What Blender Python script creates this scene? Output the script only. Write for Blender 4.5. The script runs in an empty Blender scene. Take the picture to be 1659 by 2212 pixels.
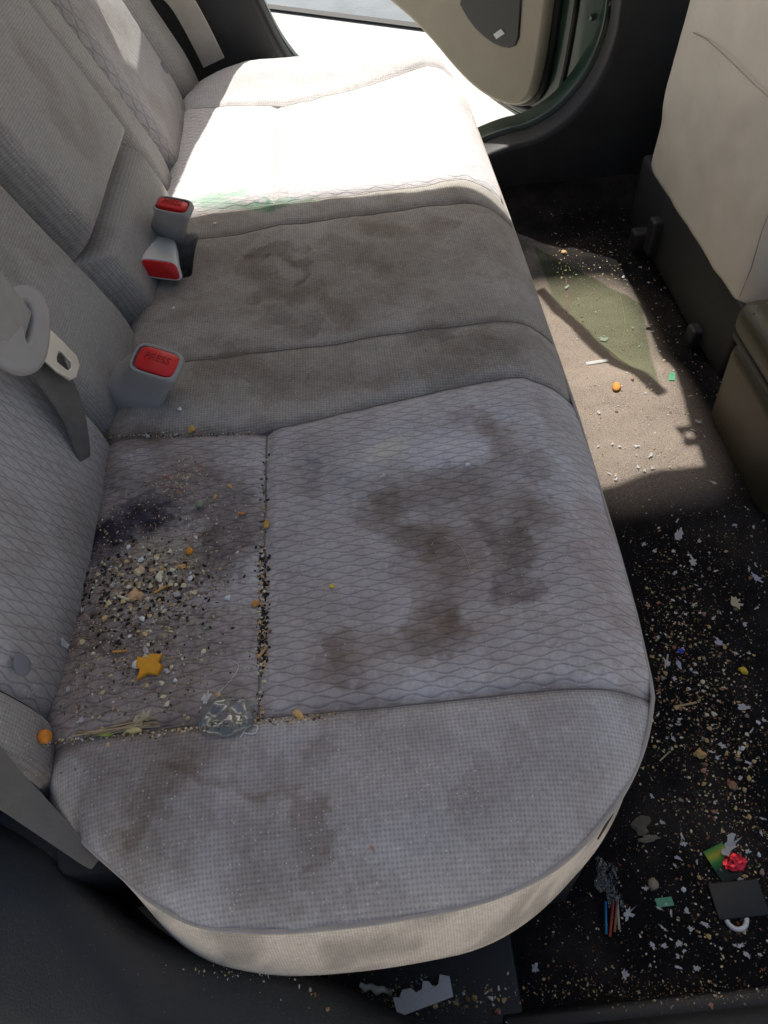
import bpy, bmesh, math, random
import numpy as np
from mathutils import Vector, Matrix
from mathutils.bvhtree import BVHTree
random.seed(7); np.random.seed(7)
R=math.radians
S=bpy.context.scene
col=S.collection
# ---------------------------------------------------------------- camera
CAM=Vector((0,0,0.85)); TH=R(50.9); RO=R(5.8); F=1598.0
ct,st=math.cos(TH),math.sin(TH); cr,sr=math.cos(RO),math.sin(RO)
r0=Vector((1,0,0)); u0=Vector((0,st,ct)); f0=Vector((0,ct,-st))
camR=cr*r0-sr*u0; camU=sr*r0+cr*u0
def ray(px,py):
    return (camR*(px-829.5)+camU*(1106-py)+f0*F)
def P(px,py,z):
    d=ray(px,py); k=(z-CAM.z)/d.z; return CAM+d*k
def PY(px,py,y):
    d=ray(px,py); k=(y-CAM.y)/d.y; return CAM+d*k
cd=bpy.data.cameras.new('Camera'); co=bpy.data.objects.new('Camera',cd); col.objects.link(co)
cd.sensor_fit='VERTICAL'; cd.sensor_height=36; cd.lens=26; cd.clip_end=600; cd.clip_start=0.01
m=Matrix.Identity(4)
for i in range(3):
    m[i][0]=camR[i]; m[i][1]=camU[i]; m[i][2]=-f0[i]; m[i][3]=CAM[i]
co.matrix_world=m; S.camera=co
S.view_settings.view_transform='Standard'; S.view_settings.look='None'; S.view_settings.exposure=0
# ---------------------------------------------------------------- light
SE=R(54)
w=bpy.data.worlds.new('World'); S.world=w; w.use_nodes=True
nt=w.node_tree; bg=nt.nodes['Background']; sk=nt.nodes.new('ShaderNodeTexSky')
sk.sky_type='NISHITA'; sk.sun_disc=False; sk.sun_elevation=SE; sk.sun_rotation=0; sk.dust_density=5.0; sk.air_density=1.2
nt.links.new(sk.outputs[0],bg.inputs[0]); bg.inputs[1].default_value=0.10
sd=bpy.data.lights.new('Sun','SUN'); sd.energy=5; sd.angle=R(0.4); sd.color=(1,0.96,0.88)
so=bpy.data.objects.new('Sun',sd); col.objects.link(so); so.location=(0,6,8)
sundir=Vector((0,math.cos(SE),math.sin(SE)))
so.rotation_euler=sundir.to_track_quat('Z','Y').to_euler()
# ---------------------------------------------------------------- node helpers
class NT:
    def __init__(s,name):
        s.m=bpy.data.materials.new(name); s.m.use_nodes=True; s.t=s.m.node_tree; s.b=s.t.nodes['Principled BSDF']
    def n(s,t,**k):
        x=s.t.nodes.new(t)
        for a,v in k.items(): setattr(x,a,v)
        return x
    def l(s,a,b): s.t.links.new(a,b)
    def mth(s,op,a,b=None,c=None):
        x=s.n('ShaderNodeMath',operation=op)
        for i,v in enumerate((a,b,c)):
            if v is None: continue
            if isinstance(v,(int,float)): x.inputs[i].default_value=v
            else: s.l(v,x.inputs[i])
        return x.outputs[0]
    def mix(s,f,a,b,bt='MIX'):
        x=s.n('ShaderNodeMix',data_type='RGBA',blend_type=bt)
        for i,v in ((0,f),(6,a),(7,b)):
            if isinstance(v,(int,float)): x.inputs[i].default_value=v
            elif isinstance(v,tuple): x.inputs[i].default_value=(*v[:3],1)
            else: s.l(v,x.inputs[i])
        return x.outputs[2]
    def noise(s,scale,detail=4,rough=.55,vec=None,dist=0):
        x=s.n('ShaderNodeTexNoise'); x.inputs['Scale'].default_value=scale; x.inputs['Detail'].default_value=detail
        x.inputs['Roughness'].default_value=rough; x.inputs['Distortion'].default_value=dist
        if vec is None: vec=s.obj()
        s.l(vec,x.inputs['Vector']); return x.outputs['Fac']
    def obj(s):
        if not hasattr(s,'tc'): s.tc=s.n('ShaderNodeTexCoord')
        return s.tc.outputs['Object']
    def geo(s):
        return s.n('ShaderNodeNewGeometry').outputs['Position']
    def ramp(s,f,pts):
        x=s.n('ShaderNodeValToRGB'); s.l(f,x.inputs[0]); e=x.color_ramp.elements
        while len(e)<len(pts): e.new(.5)
        for el,(p,c) in zip(e,pts):
            el.position=p; el.color=(c,c,c,1) if isinstance(c,(int,float)) else (*c,1)
        return x.outputs[0]
    def bump(s,h,dist,strength=1,prev=None):
        x=s.n('ShaderNodeBump'); x.inputs['Distance'].default_value=dist; x.inputs['Strength'].default_value=strength
        s.l(h,x.inputs['Height'])
        if prev is not None: s.l(prev,x.inputs['Normal'])
        return x.outputs[0]
def plain(name,c,rough=.5,var=.12,scale=40,bump=.0,metal=0,spec=.5,bscale=None,trans=0,coat=0):
    n=NT(name); f=n.noise(scale,5)
    n.l(n.mix(f,tuple(v*(1-var*2) for v in c),tuple(min(1,v*(1+var*2)) for v in c)),n.b.inputs['Base Color'])
    n.b.inputs['Roughness'].default_value=rough; n.b.inputs['Metallic'].default_value=metal
    n.b.inputs['Specular IOR Level'].default_value=spec
    n.b.inputs['Transmission Weight'].default_value=trans; n.b.inputs['Coat Weight'].default_value=coat
    if bump: n.l(n.bump(n.noise(bscale or scale*6,3),bump),n.b.inputs['Normal'])
    return n.m
def dusty(name,c,dc,rough=.6):
    n=NT(name); a=n.ramp(n.noise(7,6,.65),[(.42,0),(.75,.5)]); b=n.ramp(n.noise(420,3,.8),[(.5,.25),(.68,1)])
    v=n.n('ShaderNodeTexVoronoi'); v.inputs['Scale'].default_value=170; n.l(n.geo(),v.inputs['Vector'])
    s_=n.mth('MULTIPLY',n.mth('LESS_THAN',v.outputs['Distance'],.09),.7)
    n.l(n.mix(n.mth('MAXIMUM',n.mth('MULTIPLY',a,b),s_),c,dc),n.b.inputs['Base Color'])
    n.b.inputs['Roughness'].default_value=rough; n.l(n.bump(n.noise(600,3),.0006),n.b.inputs['Normal']); return n.m
def attr_mat(name,rough=.8,spec=.2):
    n=NT(name); a=n.n('ShaderNodeAttribute',attribute_name='Col'); f=n.noise(900,3)
    n.l(n.mix(.35,a.outputs['Color'],n.mix(1,a.outputs['Color'],n.ramp(f,[(.35,.45),(.65,1.3)]),'MULTIPLY')),n.b.inputs['Base Color'])
    n.b.inputs['Roughness'].default_value=rough; n.b.inputs['Specular IOR Level'].default_value=spec
    return n.m
def fabric(name,base,kind,sp=.0023):
    n=NT(name); uv=n.n('ShaderNodeUVMap',uv_map='UVMap'); sx=n.n('ShaderNodeSeparateXYZ'); n.l(uv.outputs[0],sx.inputs[0])
    X,Y=sx.outputs[0],sx.outputs[1]
    a=n.n('ShaderNodeAttribute',attribute_name='Col')
    if kind=='wave':
        d=.0053; L=.0275; A=.0015
        wob=n.mth('MULTIPLY',n.mth('SINE',n.mth('MULTIPLY',X,2*math.pi/L)),A)
        def fam(y):
            t=n.mth('DIVIDE',y,2*d); fr=n.mth('FRACT',n.mth('ADD',t,100.5)); return n.mth('MULTIPLY',n.mth('ABSOLUTE',n.mth('SUBTRACT',fr,.5)),2*d)
        e=fam(n.mth('SUBTRACT',Y,wob)); o=fam(n.mth('SUBTRACT',n.mth('ADD',Y,wob),d))
        dist=n.mth('MINIMUM',e,o)
        h=n.mth('MINIMUM',n.mth('DIVIDE',dist,.0016),1.0)
        lc=n.ramp(h,[(0,.60),(.30,.84),(.7,1.0)])
        tex=n.mth('MULTIPLY',n.mth('SINE',n.mth('MULTIPLY',Y,2*math.pi/.0021)),n.mth('SINE',n.mth('MULTIPLY',X,2*math.pi/.0026)))
        hh=n.mth('ADD',h,n.mth('MULTIPLY',tex,.16)); bd=.00045
    else:
        k=math.pi/sp
        tex=n.mth('MULTIPLY',n.mth('SINE',n.mth('MULTIPLY',n.mth('ADD',X,Y),k*.8)),n.mth('SINE',n.mth('MULTIPLY',n.mth('SUBTRACT',X,Y),k*.8)))
        tt=n.mth('ADD',n.mth('MULTIPLY',tex,.5),.5)
        lc=n.ramp(tt,[(0,.73),(.5,1.0),(1,1.08)]); hh=tt; bd=.00035
    c=n.mix(1,base,lc,'MULTIPLY')
    c=n.mix(1,c,a.outputs['Color'],'MULTIPLY')
    f=n.noise(260,4,.7,vec=n.geo()); c=n.mix(1,c,n.ramp(f,[(.3,.82),(.7,1.12)]),'MULTIPLY')
    v=n.n('ShaderNodeTexVoronoi'); v.inputs['Scale'].default_value=210; n.l(n.geo(),v.inputs['Vector'])
    f2=n.noise(9,3,vec=n.geo())
    sp_=n.mth('MULTIPLY',n.mth('LESS_THAN',v.outputs['Distance'],.11),n.mth('GREATER_THAN',f2,.47))
    c=n.mix(n.mth('MULTIPLY',sp_,.6),c,(.86,.82,.72))
    n.l(c,n.b.inputs['Base Color']); n.b.inputs['Roughness'].default_value=.85; n.b.inputs['Specular IOR Level'].default_value=.25
    n.b.inputs['Sheen Weight'].default_value=.15; n.b.inputs['Sheen Roughness'].default_value=.4
    nb=n.bump(hh,bd,.9); nb=n.bump(n.noise(26,3,vec=n.geo()),.004,.45,nb)
    n.l(nb,n.b.inputs['Normal'])
    return n.m
M={}
M['wave']=fabric('wave_fabric',(.635,.61,.62),'wave')
M['weave']=fabric('weave_fabric',(.54,.525,.525),'weave')
M['weave_mid']=fabric('weave_fabric_warm',(.51,.485,.45),'weave')  # darker copy of the weave, painting the dimmer light of the middle section
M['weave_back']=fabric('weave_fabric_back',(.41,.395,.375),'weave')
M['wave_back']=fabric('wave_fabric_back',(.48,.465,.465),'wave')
M['skirt']=fabric('beige_skirt_fabric',(.80,.69,.57),'weave',.0016)
M['thread']=plain('seam_thread',(.20,.18,.165),.9)
M['piping']=plain('piping_cord',(.42,.38,.345),.85,bump=.0004,scale=90)
M['black_plastic']=plain('black_plastic',(.020,.022,.023),.5,.3,14,bump=.0006,bscale=700)
M['dusty_black']=dusty('dusty_black_trim',(.022,.024,.024),(.12,.11,.095))
M['rubber']=plain('black_rubber',(.010,.011,.011),.45)
M['grey_plastic']=plain('grey_plastic',(.39,.375,.365),.42,.08,30,bump=.0002,bscale=500)
M['pale_plastic']=plain('pale_grey_plastic',(.78,.76,.73),.4,.06)
M['red']=plain('red_button',(.80,.018,.02),.32,.08)
M['red_dark']=plain('red_lettering',(.36,.006,.008),.4,.05)
M['metal']=plain('brushed_metal',(.85,.81,.73),.38,.08,metal=.6)
M['web']=plain('belt_webbing',(.17,.16,.145),.8,.12,60,bump=.0006,bscale=900)
M['web_mid']=plain('shoulder_webbing',(.36,.35,.33),.8,.12,60,bump=.0006,bscale=900)
M['web_dark']=plain('dark_webbing',(.14,.135,.125),.8,.2,60,bump=.0006,bscale=900)
M['web_pale']=plain('pale_webbing',(.50,.46,.40),.8,.1,60,bump=.0006,bscale=900)
M['beige']=plain('beige_vinyl',(.88,.80,.67),.5,.05,12,bump=.0004,bscale=300)
M['door_beige']=plain('beige_door_plastic',(.36,.315,.235),.5,.08,14,bump=.0004,bscale=500)
M['green']=plain('green_car_paint',(.018,.048,.030),.35,.3,10,coat=.5)
M['console']=plain('olive_console',(.085,.075,.045),.42,.12,14,bump=.0003,bscale=500)
M['button']=plain('grey_fabric_button',(.20,.20,.23),.6)
M['concrete']=plain('concrete',(.72,.69,.64),.9,.10,3,bump=.004,bscale=30)
M['asphalt']=plain('asphalt',(.26,.29,.31),.9,.2,5,bump=.004,bscale=60)
M['headliner']=plain('headliner',(.60,.57,.52),.9)
M['dust']=plain('under_seat_black',(.015,.015,.015),.9)
M['crumb']=attr_mat('crumbs')
def cmat(name,c,rough=.6,**k): 
    M[name]=plain(name,c,rough,**k); return M[name]
# carpet
n=NT('black_carpet'); g=n.geo(); sx=n.n('ShaderNodeSeparateXYZ'); n.l(g,sx.inputs[0])
big=n.noise(7,5,.6,g); fine=n.noise(520,4,.8,g); vf=n.noise(60,4,.7,g)
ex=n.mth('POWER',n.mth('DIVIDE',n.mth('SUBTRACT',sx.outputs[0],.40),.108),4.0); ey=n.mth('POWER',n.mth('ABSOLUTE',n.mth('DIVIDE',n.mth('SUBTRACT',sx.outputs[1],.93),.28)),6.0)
sun_patch_mask=n.mth('SUBTRACT',1,n.mth('SMOOTH_MIN',n.mth('MULTIPLY',n.mth('ADD',ex,ey),.6),1,.3))  # ellipse painting a brighter sun patch into the carpet colour
dust=n.mth('MULTIPLY',n.mth('ADD',n.mth('MULTIPLY',sun_patch_mask,1.2),n.ramp(big,[(.45,.0),(.72,.12)])),n.ramp(fine,[(.34,.35),(.58,1)]))  # painted sun patch plus scattered real dust
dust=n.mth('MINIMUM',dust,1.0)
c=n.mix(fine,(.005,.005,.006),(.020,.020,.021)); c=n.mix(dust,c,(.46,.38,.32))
v=n.n('ShaderNodeTexVoronoi'); v.inputs['Scale'].default_value=260; n.l(g,v.inputs['Vector'])
sp=n.mth('MULTIPLY',n.mth('LESS_THAN',v.outputs['Distance'],.12),n.ramp(vf,[(.46,0),(.62,1)]))
c=n.mix(n.mth('MULTIPLY',sp,.65),c,(.42,.35,.24))
n.l(c,n.b.inputs['Base Color']); n.b.inputs['Roughness'].default_value=.95; n.b.inputs['Specular IOR Level'].default_value=.1
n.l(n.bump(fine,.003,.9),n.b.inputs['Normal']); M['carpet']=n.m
n=NT('tinted_pane_glass'); tr=n.n('ShaderNodeBsdfTransparent'); tr.inputs[0].default_value=(.68,.78,.66,1)
gl=n.n('ShaderNodeBsdfGlossy'); gl.inputs['Roughness'].default_value=.03; mx=n.n('ShaderNodeMixShader'); mx.inputs[0].default_value=.04
n.l(tr.outputs[0],mx.inputs[1]); n.l(gl.outputs[0],mx.inputs[2]); n.l(mx.outputs[0],n.t.nodes['Material Output'].inputs[0]); M['glass']=n.m
def gelmat(name,bs,bd,tc,base,pw):
    n=NT(name); tr=n.n('ShaderNodeBsdfTransparent'); tr.inputs[0].default_value=(*tc,1)
    gl=n.n('ShaderNodeBsdfGlossy'); gl.inputs['Roughness'].default_value=.05; gl.inputs[0].default_value=(1,1,1,1)
    lw=n.n('ShaderNodeLayerWeight'); lw.inputs[0].default_value=.5
    nb_=n.bump(n.noise(bs,2),bd); n.l(nb_,gl.inputs['Normal']); n.l(nb_,lw.inputs['Normal'])
    mx=n.n('ShaderNodeMixShader'); n.l(n.mth('ADD',n.mth('MULTIPLY',n.mth('POWER',lw.outputs['Facing'],pw),.75),base),mx.inputs[0])
    n.l(tr.outputs[0],mx.inputs[1]); n.l(gl.outputs[0],mx.inputs[2]); n.l(mx.outputs[0],n.t.nodes['Material Output'].inputs[0]); return n.m
M['gel']=gelmat('clear_gel',55,.004,(.70,.74,.74),.10,1.4); M['film']=gelmat('clear_film',150,.01,(.75,.77,.77),.06,1.6)
# ---------------------------------------------------------------- object helpers
def tag(o,label=None,cat=None,group=None,kind=None):
    if label: o['label']=label
    if cat: o['category']=cat
    if group: o['group']=group
    if kind: o['kind']=kind
    return o
def empty(name,loc,label,cat,group=None):
    o=bpy.data.objects.new(name,None); col.objects.link(o); o.location=loc; o.empty_display_size=.05
    return tag(o,label,cat,group)
def link(name,me,mat,parent=None,smooth=True):
    o=bpy.data.objects.new(name,me); col.objects.link(o)
    if mat is not None: me.materials.append(mat)
    if smooth:
        me.polygons.foreach_set('use_smooth',[True]*len(me.polygons))
    if parent is not None:
        o.parent=parent
        off=Vector(parent.location) if parent.parent is None else Vector((0,0,0))
        o.matrix_parent_inverse=Matrix.Translation(-off)
    me.update(); return o
def pydata(name,vs,fs,mat,parent=None,smooth=True):
    me=bpy.data.meshes.new(name); me.from_pydata([tuple(v) for v in vs],[],fs); me.update()
    return link(name,me,mat,parent,smooth)
def bmobj(name,bm,mat,parent=None,smooth=True):
    me=bpy.data.meshes.new(name); bmesh.ops.recalc_face_normals(bm,faces=bm.faces); bm.to_mesh(me); bm.free()
    return link(name,me,mat,parent,smooth)
def sharp(o,ang=40):
    me=o.data
    try: me.set_sharp_from_angle(angle=R(ang))
    except Exception: pass
    return o
def grid(name,XYZ,UV,mat,parent=None,colr=None):
    nv,nu=XYZ.shape[:2]
    idx=np.arange(nv*nu).reshape(nv,nu)
    q=np.stack([idx[:-1,:-1],idx[:-1,1:],idx[1:,1:],idx[1:,:-1]],-1).reshape(-1,4)
    me=bpy.data.meshes.new(name); me.vertices.add(nv*nu); me.vertices.foreach_set('co',XYZ.reshape(-1).astype(np.float32))
    me.loops.add(q.size); me.loops.foreach_set('vertex_index',q.reshape(-1).astype(np.int32))
    me.polygons.add(len(q)); me.polygons.foreach_set('loop_start',(np.arange(len(q))*4).astype(np.int32))
    me.update(calc_edges=True)
    uv=me.uv_layers.new(name='UVMap'); uv.data.foreach_set('uv',UV.reshape(-1,2)[q.reshape(-1)].reshape(-1).astype(np.float32))
    ca=me.color_attributes.new('Col','FLOAT_COLOR','POINT')
    if colr is None: cc=np.ones((nv*nu,4),np.float32)
    else: cc=np.concatenate([colr.reshape(-1,3),np.ones((nv*nu,1))],1).astype(np.float32)
    ca.data.foreach_set('color',cc.reshape(-1))
    me.validate(); return link(name,me,mat,parent)
def tube(name,pts,r,mat,parent=None,seg=8,closed=False):
    pts=[Vector(p) for p in pts]; N=len(pts); vs=[];fs=[]
    up=Vector((0,0,1))
    for i,p in enumerate(pts):
        a=pts[(i-1)%N] if (i>0 or closed) else p; b=pts[(i+1)%N] if (i<N-1 or closed) else p
        t=(b-a); t=t.normalized() if t.length>1e-9 else Vector((1,0,0))
        s=t.cross(up); s=s.normalized() if s.length>1e-4 else Vector((1,0,0)); q=s.cross(t)
        rr=r[i] if isinstance(r,(list,tuple)) else r
        for k in range(seg):
            an=2*math.pi*k/seg; vs.append(p+(s*math.cos(an)+q*math.sin(an))*rr)
    for i in range(N if closed else N-1):
        for k in range(seg):
            j=(i+1)%N; fs.append((i*seg+k,i*seg+(k+1)%seg,j*seg+(k+1)%seg,j*seg+k))
    if not closed:
        fs.append(tuple(range(seg))); fs.append(tuple((N-1)*seg+k for k in range(seg))[::-1])
    return pydata(name,vs,fs,mat,parent)
def rbox(name,lo,hi,bev,mat,parent=None,seg=3,fn=None):
    bm=bmesh.new(); bmesh.ops.create_cube(bm,size=1)
    lo=Vector(lo);hi=Vector(hi)
    for v in bm.verts: v.co=Vector([lo[i]+(hi[i]-lo[i])*(v.co[i]+.5) for i in range(3)])
    bmesh.ops.bevel(bm,geom=bm.edges[:],offset=bev,segments=seg,affect='EDGES',profile=.5)
    if fn:
        for v in bm.verts: v.co=fn(v.co)
    return sharp(bmobj(name,bm,mat,parent),60)
def flat(name,outer,holes,Mx,depth,bev,mat,parent=None):
    cu=bpy.data.curves.new('tmp','CURVE'); cu.dimensions='2D'; cu.fill_mode='BOTH'; cu.extrude=max(depth/2-bev,1e-5); cu.bevel_depth=bev; cu.bevel_resolution=2
    for lp in [outer]+list(holes):
        s=cu.splines.new('POLY'); s.points.add(len(lp)-1); s.use_cyclic_u=True
        for p,q in zip(s.points,lp): p.co=(q[0],q[1],0,1)
    t=bpy.data.objects.new('tmp',cu); col.objects.link(t)
    dg=bpy.context.evaluated_depsgraph_get(); me=bpy.data.meshes.new_from_object(t.evaluated_get(dg)); bpy.data.objects.remove(t)
    me.materials.clear(); me.transform(Mx); me.name=name
    o=link(name,me,mat,parent); return sharp(o,35)
def smooth_loop(pts,it=2,closed=True):
    for _ in range(it):
        q=[];N=len(pts)
        for i in range(N if closed else N-1):
            a,b=pts[i],pts[(i+1)%N]
            q.append(tuple(a[k]*.75+b[k]*.25 for k in range(len(a)))); q.append(tuple(a[k]*.25+b[k]*.75 for k in range(len(a))))
        if not closed: q=[pts[0]]+q+[pts[-1]]
        pts=q
    return pts
def frame(o,x,y):
    x=Vector(x).normalized(); y=Vector(y); y=(y-x*y.dot(x)).normalized(); z=x.cross(y)
    mm=Matrix.Identity(4)
    for i in range(3): mm[i][0]=x[i];mm[i][1]=y[i];mm[i][2]=z[i];mm[i][3]=o[i]
    return mm
def ribbon(name,pts,wd,width,th,mat,parent=None):
    pts=smooth_loop([tuple(p) for p in pts],2,False); pts=[Vector(p) for p in pts]
    if isinstance(wd,(list,tuple)): wds=[Vector(a) for a in wd]
    else: wds=[Vector(wd)]*2
    if not isinstance(width,(list,tuple)): width=[width]*2
    vs=[];fs=[];N=len(pts)
    for i,p in enumerate(pts):
        s=i/(N-1); w_=(wds[0].lerp(wds[-1],s)); t=(pts[min(i+1,N-1)]-pts[max(i-1,0)]).normalized(); w_=(w_-t*w_.dot(t)).normalized(); nn=t.cross(w_)
        ww=width[0]*(1-s)+width[-1]*s
        for a,b in ((-1,-1),(-.94,1),(.94,1),(1,-1)): vs.append(p+w_*ww/2*a+nn*th/2*b)
    for i in range(N-1):
        for k in range(4): fs.append((i*4+k,i*4+(k+1)%4,i*4+4+(k+1)%4,i*4+4+k))
    fs.append((3,2,1,0)); fs.append(tuple((N-1)*4+k for k in range(4)))
    return sharp(pydata(name,vs,fs,mat,parent),40)
# ---------------------------------------------------------------- noise
TAB=np.random.rand(256,256)
def vn(x,y,s,seed=0):
    x=x*s+seed*17.3+1000; y=y*s+seed*31.7+1000
    xi=np.floor(x).astype(int); yi=np.floor(y).astype(int); fx=x-xi; fy=y-yi
    fx=fx*fx*(3-2*fx); fy=fy*fy*(3-2*fy)
    a=TAB[xi%256,yi%256];b=TAB[(xi+1)%256,yi%256];c=TAB[xi%256,(yi+1)%256];d=TAB[(xi+1)%256,(yi+1)%256]
    return a*(1-fx)*(1-fy)+b*fx*(1-fy)+c*(1-fx)*fy+d*fx*fy
def fbm(x,y,s,o=4,seed=0):
    r=0;a=.5;t=0
    for i in range(o): r=r+a*vn(x,y,s*2**i,seed+i); t+=a; a*=.55
    return r/t
def sstep(a,b,x):
    t=np.clip((x-a)/(b-a),0,1); return t*t*(3-2*t)
def dpoly(X,Y,pts):
    D=np.full(X.shape,9.0)
    if len(pts)==1: return np.hypot(X-pts[0][0],Y-pts[0][1])
    for (ax,ay),(bx,by) in zip(pts[:-1],pts[1:]):
        vx,vy=bx-ax,by-ay; L=vx*vx+vy*vy+1e-12
        t=np.clip(((X-ax)*vx+(Y-ay)*vy)/L,0,1); D=np.minimum(D,np.hypot(X-ax-t*vx,Y-ay-t*vy))
    return D
BR=(.53,.445,.375); DB=(.27,.20,.16); PU=(.10,.07,.17); GR=(.66,.61,.55); RD=(.72,.55,.49); GN=(.24,.70,.42); BK=(.24,.22,.20)
ST=[ # (pixel polyline, radius m, colour, strength)
 ([(990,925),(1050,930),(1085,965),(1070,1005),(1000,1035),(900,1050),(850,1085)],.014,BR,.85),
 ([(1070,930),(1130,980),(1160,1020)],.013,BR,.55),
 ([(850,1085),(830,1120),(870,1150),(930,1160)],.016,BR,.75),
 ([(930,1160),(925,1230),(945,1300),(965,1360)],.019,BR,.7),
 ([(860,1080),(960,1100),(1080,1110),(1130,1180)],.034,GR,.75),
 ([(960,1080),(1060,1080),(1110,1120)],.016,BR,.5),
 ([(1040,1140),(1090,1160),(1120,1220),(1100,1280),(1150,1290)],.009,DB,.7),
 ([(1100,1150),(1150,1130)],.012,BR,.5),
 ([(1030,1200),(1060,1290),(1090,1340),(1000,1370)],.030,GR,.65),
 ([(965,1360),(950,1380),(880,1390),(790,1395),(740,1440)],.014,BR,.75),
 ([(740,1440),(700,1480),(790,1490)],.020,BR,.5),
 ([(900,1230),(880,1330),(800,1400)],.04,GR,.4),
 ([(1080,1340),(1050,1380),(1000,1360)],.012,BR,.4),
 ([(1290,1110),(1310,1180),(1290,1240),(1320,1290)],.016,RD,.6),
 ([(1190,860),(1210,900)],.018,BR,.45),
 ([(1000,1240),(1000,1200)],.02,RD,.4),
 ([(670,1020),(660,1060)],.008,BK,.45),([(700,980),(760,1000)],.02,GR,.5),
 ([(700,1100),(740,1200),(720,1300)],.03,GR,.35),([(640,1350),(700,1420)],.03,GR,.3),
 ([(205,1155),(280,1125),(345,1105)],.011,PU,1.0),([(215,1150),(330,1110)],.016,PU,.8),
 ([(190,1180),(260,1160),(350,1120)],.026,PU,.5),
 ([(230,1080),(330,1050),(420,1050),(500,1090),(520,1150),(480,1190)],.024,DB,.65),
 ([(280,1000),(340,980),(430,1000)],.024,BR,.6),
 ([(330,1130),(420,1130),(460,1180)],.035,DB,.45),
 ([(160,1330),(180,1400),(200,1500),(300,1545),(420,1530)],.035,BR,.7),
 ([(210,1290),(330,1280),(400,1330)],.045,DB,.5),
 ([(250,1400),(400,1440),(480,1500)],.04,GR,.6),
 ([(180,1180),(160,1300)],.022,DB,.6),
 ([(220,960),(420,955),(560,950)],.014,BR,.5),
 ([(500,1180),(470,1230)],.02,BR,.4),
 ([(560,560),(610,548),(660,575),(670,605),(640,620)],.006,DB,.6),
 ([(560,560),(540,600),(600,610)],.009,BR,.65),
 ([(560,655),(620,650),(690,640)],.012,BR,.65),
 ([(600,690),(620,715),(660,715)],.012,DB,.5),
 ([(700,660),(745,690)],.012,BR,.6),
 ([(480,590),(560,600),(660,600),(740,640),(840,600)],.055,GR,.65),
 ([(400,690),(480,670),(560,700)],.016,BR,.45),
 ([(820,500),(890,510),(950,495)],.012,BR,.55),
 ([(800,540),(900,560),(1000,520)],.05,GR,.45),
 ([(900,740),(950,735)],.011,BK,.45),
 ([(1000,760),(1080,750),(1150,730)],.014,BR,.55),
 ([(980,430),(1000,440)],.012,BR,.45),
 ([(440,770),(560,800),(620,850)],.022,BR,.5),
 ([(500,830),(760,800),(1000,770)],.035,GR,.5),
 ([(720,830),(900,820),(1100,770)],.016,BR,.4),
 ([(400,570),(380,640),(310,660)],.02,BR,.5),
 ([(800,560),(830,600)],.012,BR,.4),
 ([(280,1760),(330,1735),(370,1700),(350,1690)],.008,BR,.65),
 ([(340,1700),(370,1660),(440,1650)],.009,BR,.5),
 ([(300,1740),(380,1690),(360,1760)],.026,GR,.6),
 ([(450,1690),(560,1690),(650,1740),(700,1800),(715,1860),(690,1890)],.0035,BR,.6),
 ([(400,1740),(520,1760),(640,1830),(640,1900)],.035,GR,.5),
 ([(560,1650),(600,1690),(640,1660),(700,1640)],.010,BR,.5),
 ([(580,1830),(650,1850),(680,1900)],.019,BR,.45),
 ([(720,1610),(820,1600),(900,1590)],.014,BR,.4),
 ([(330,1780),(400,1850),(500,1880)],.03,BR,.32),
 ([(900,1640),(1050,1700),(1000,1820)],.03,GR,.3),
 ([(190,1700),(250,1780),(340,1880)],.014,BR,.45),
 ([(780,1920),(850,1960)],.012,BR,.35),
 ([(430,437),(480,434),(540,428)],.008,GN,.75),([(550,458),(600,452),(690,440)],.008,GN,.85),([(610,340),(605,400),(600,450)],.006,BR,.35),
 ([(450,448),(590,460)],.008,GN,.65),
 ([(430,150),(420,200)],.02,BR,.3),
]
LT=[([(830,990),(850,985)],.014,(.82,.78,.46),.6),([(780,995),(980,970)],.020,(.76,.76,.78),.40),([(1000,960)],.024,(.76,.76,.80),.36),
    ([(300,1180),(400,1170)],.02,(.66,.60,.44),.3),([(380,1250),(290,1260)],.022,(.62,.54,.38),.22)]
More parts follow.
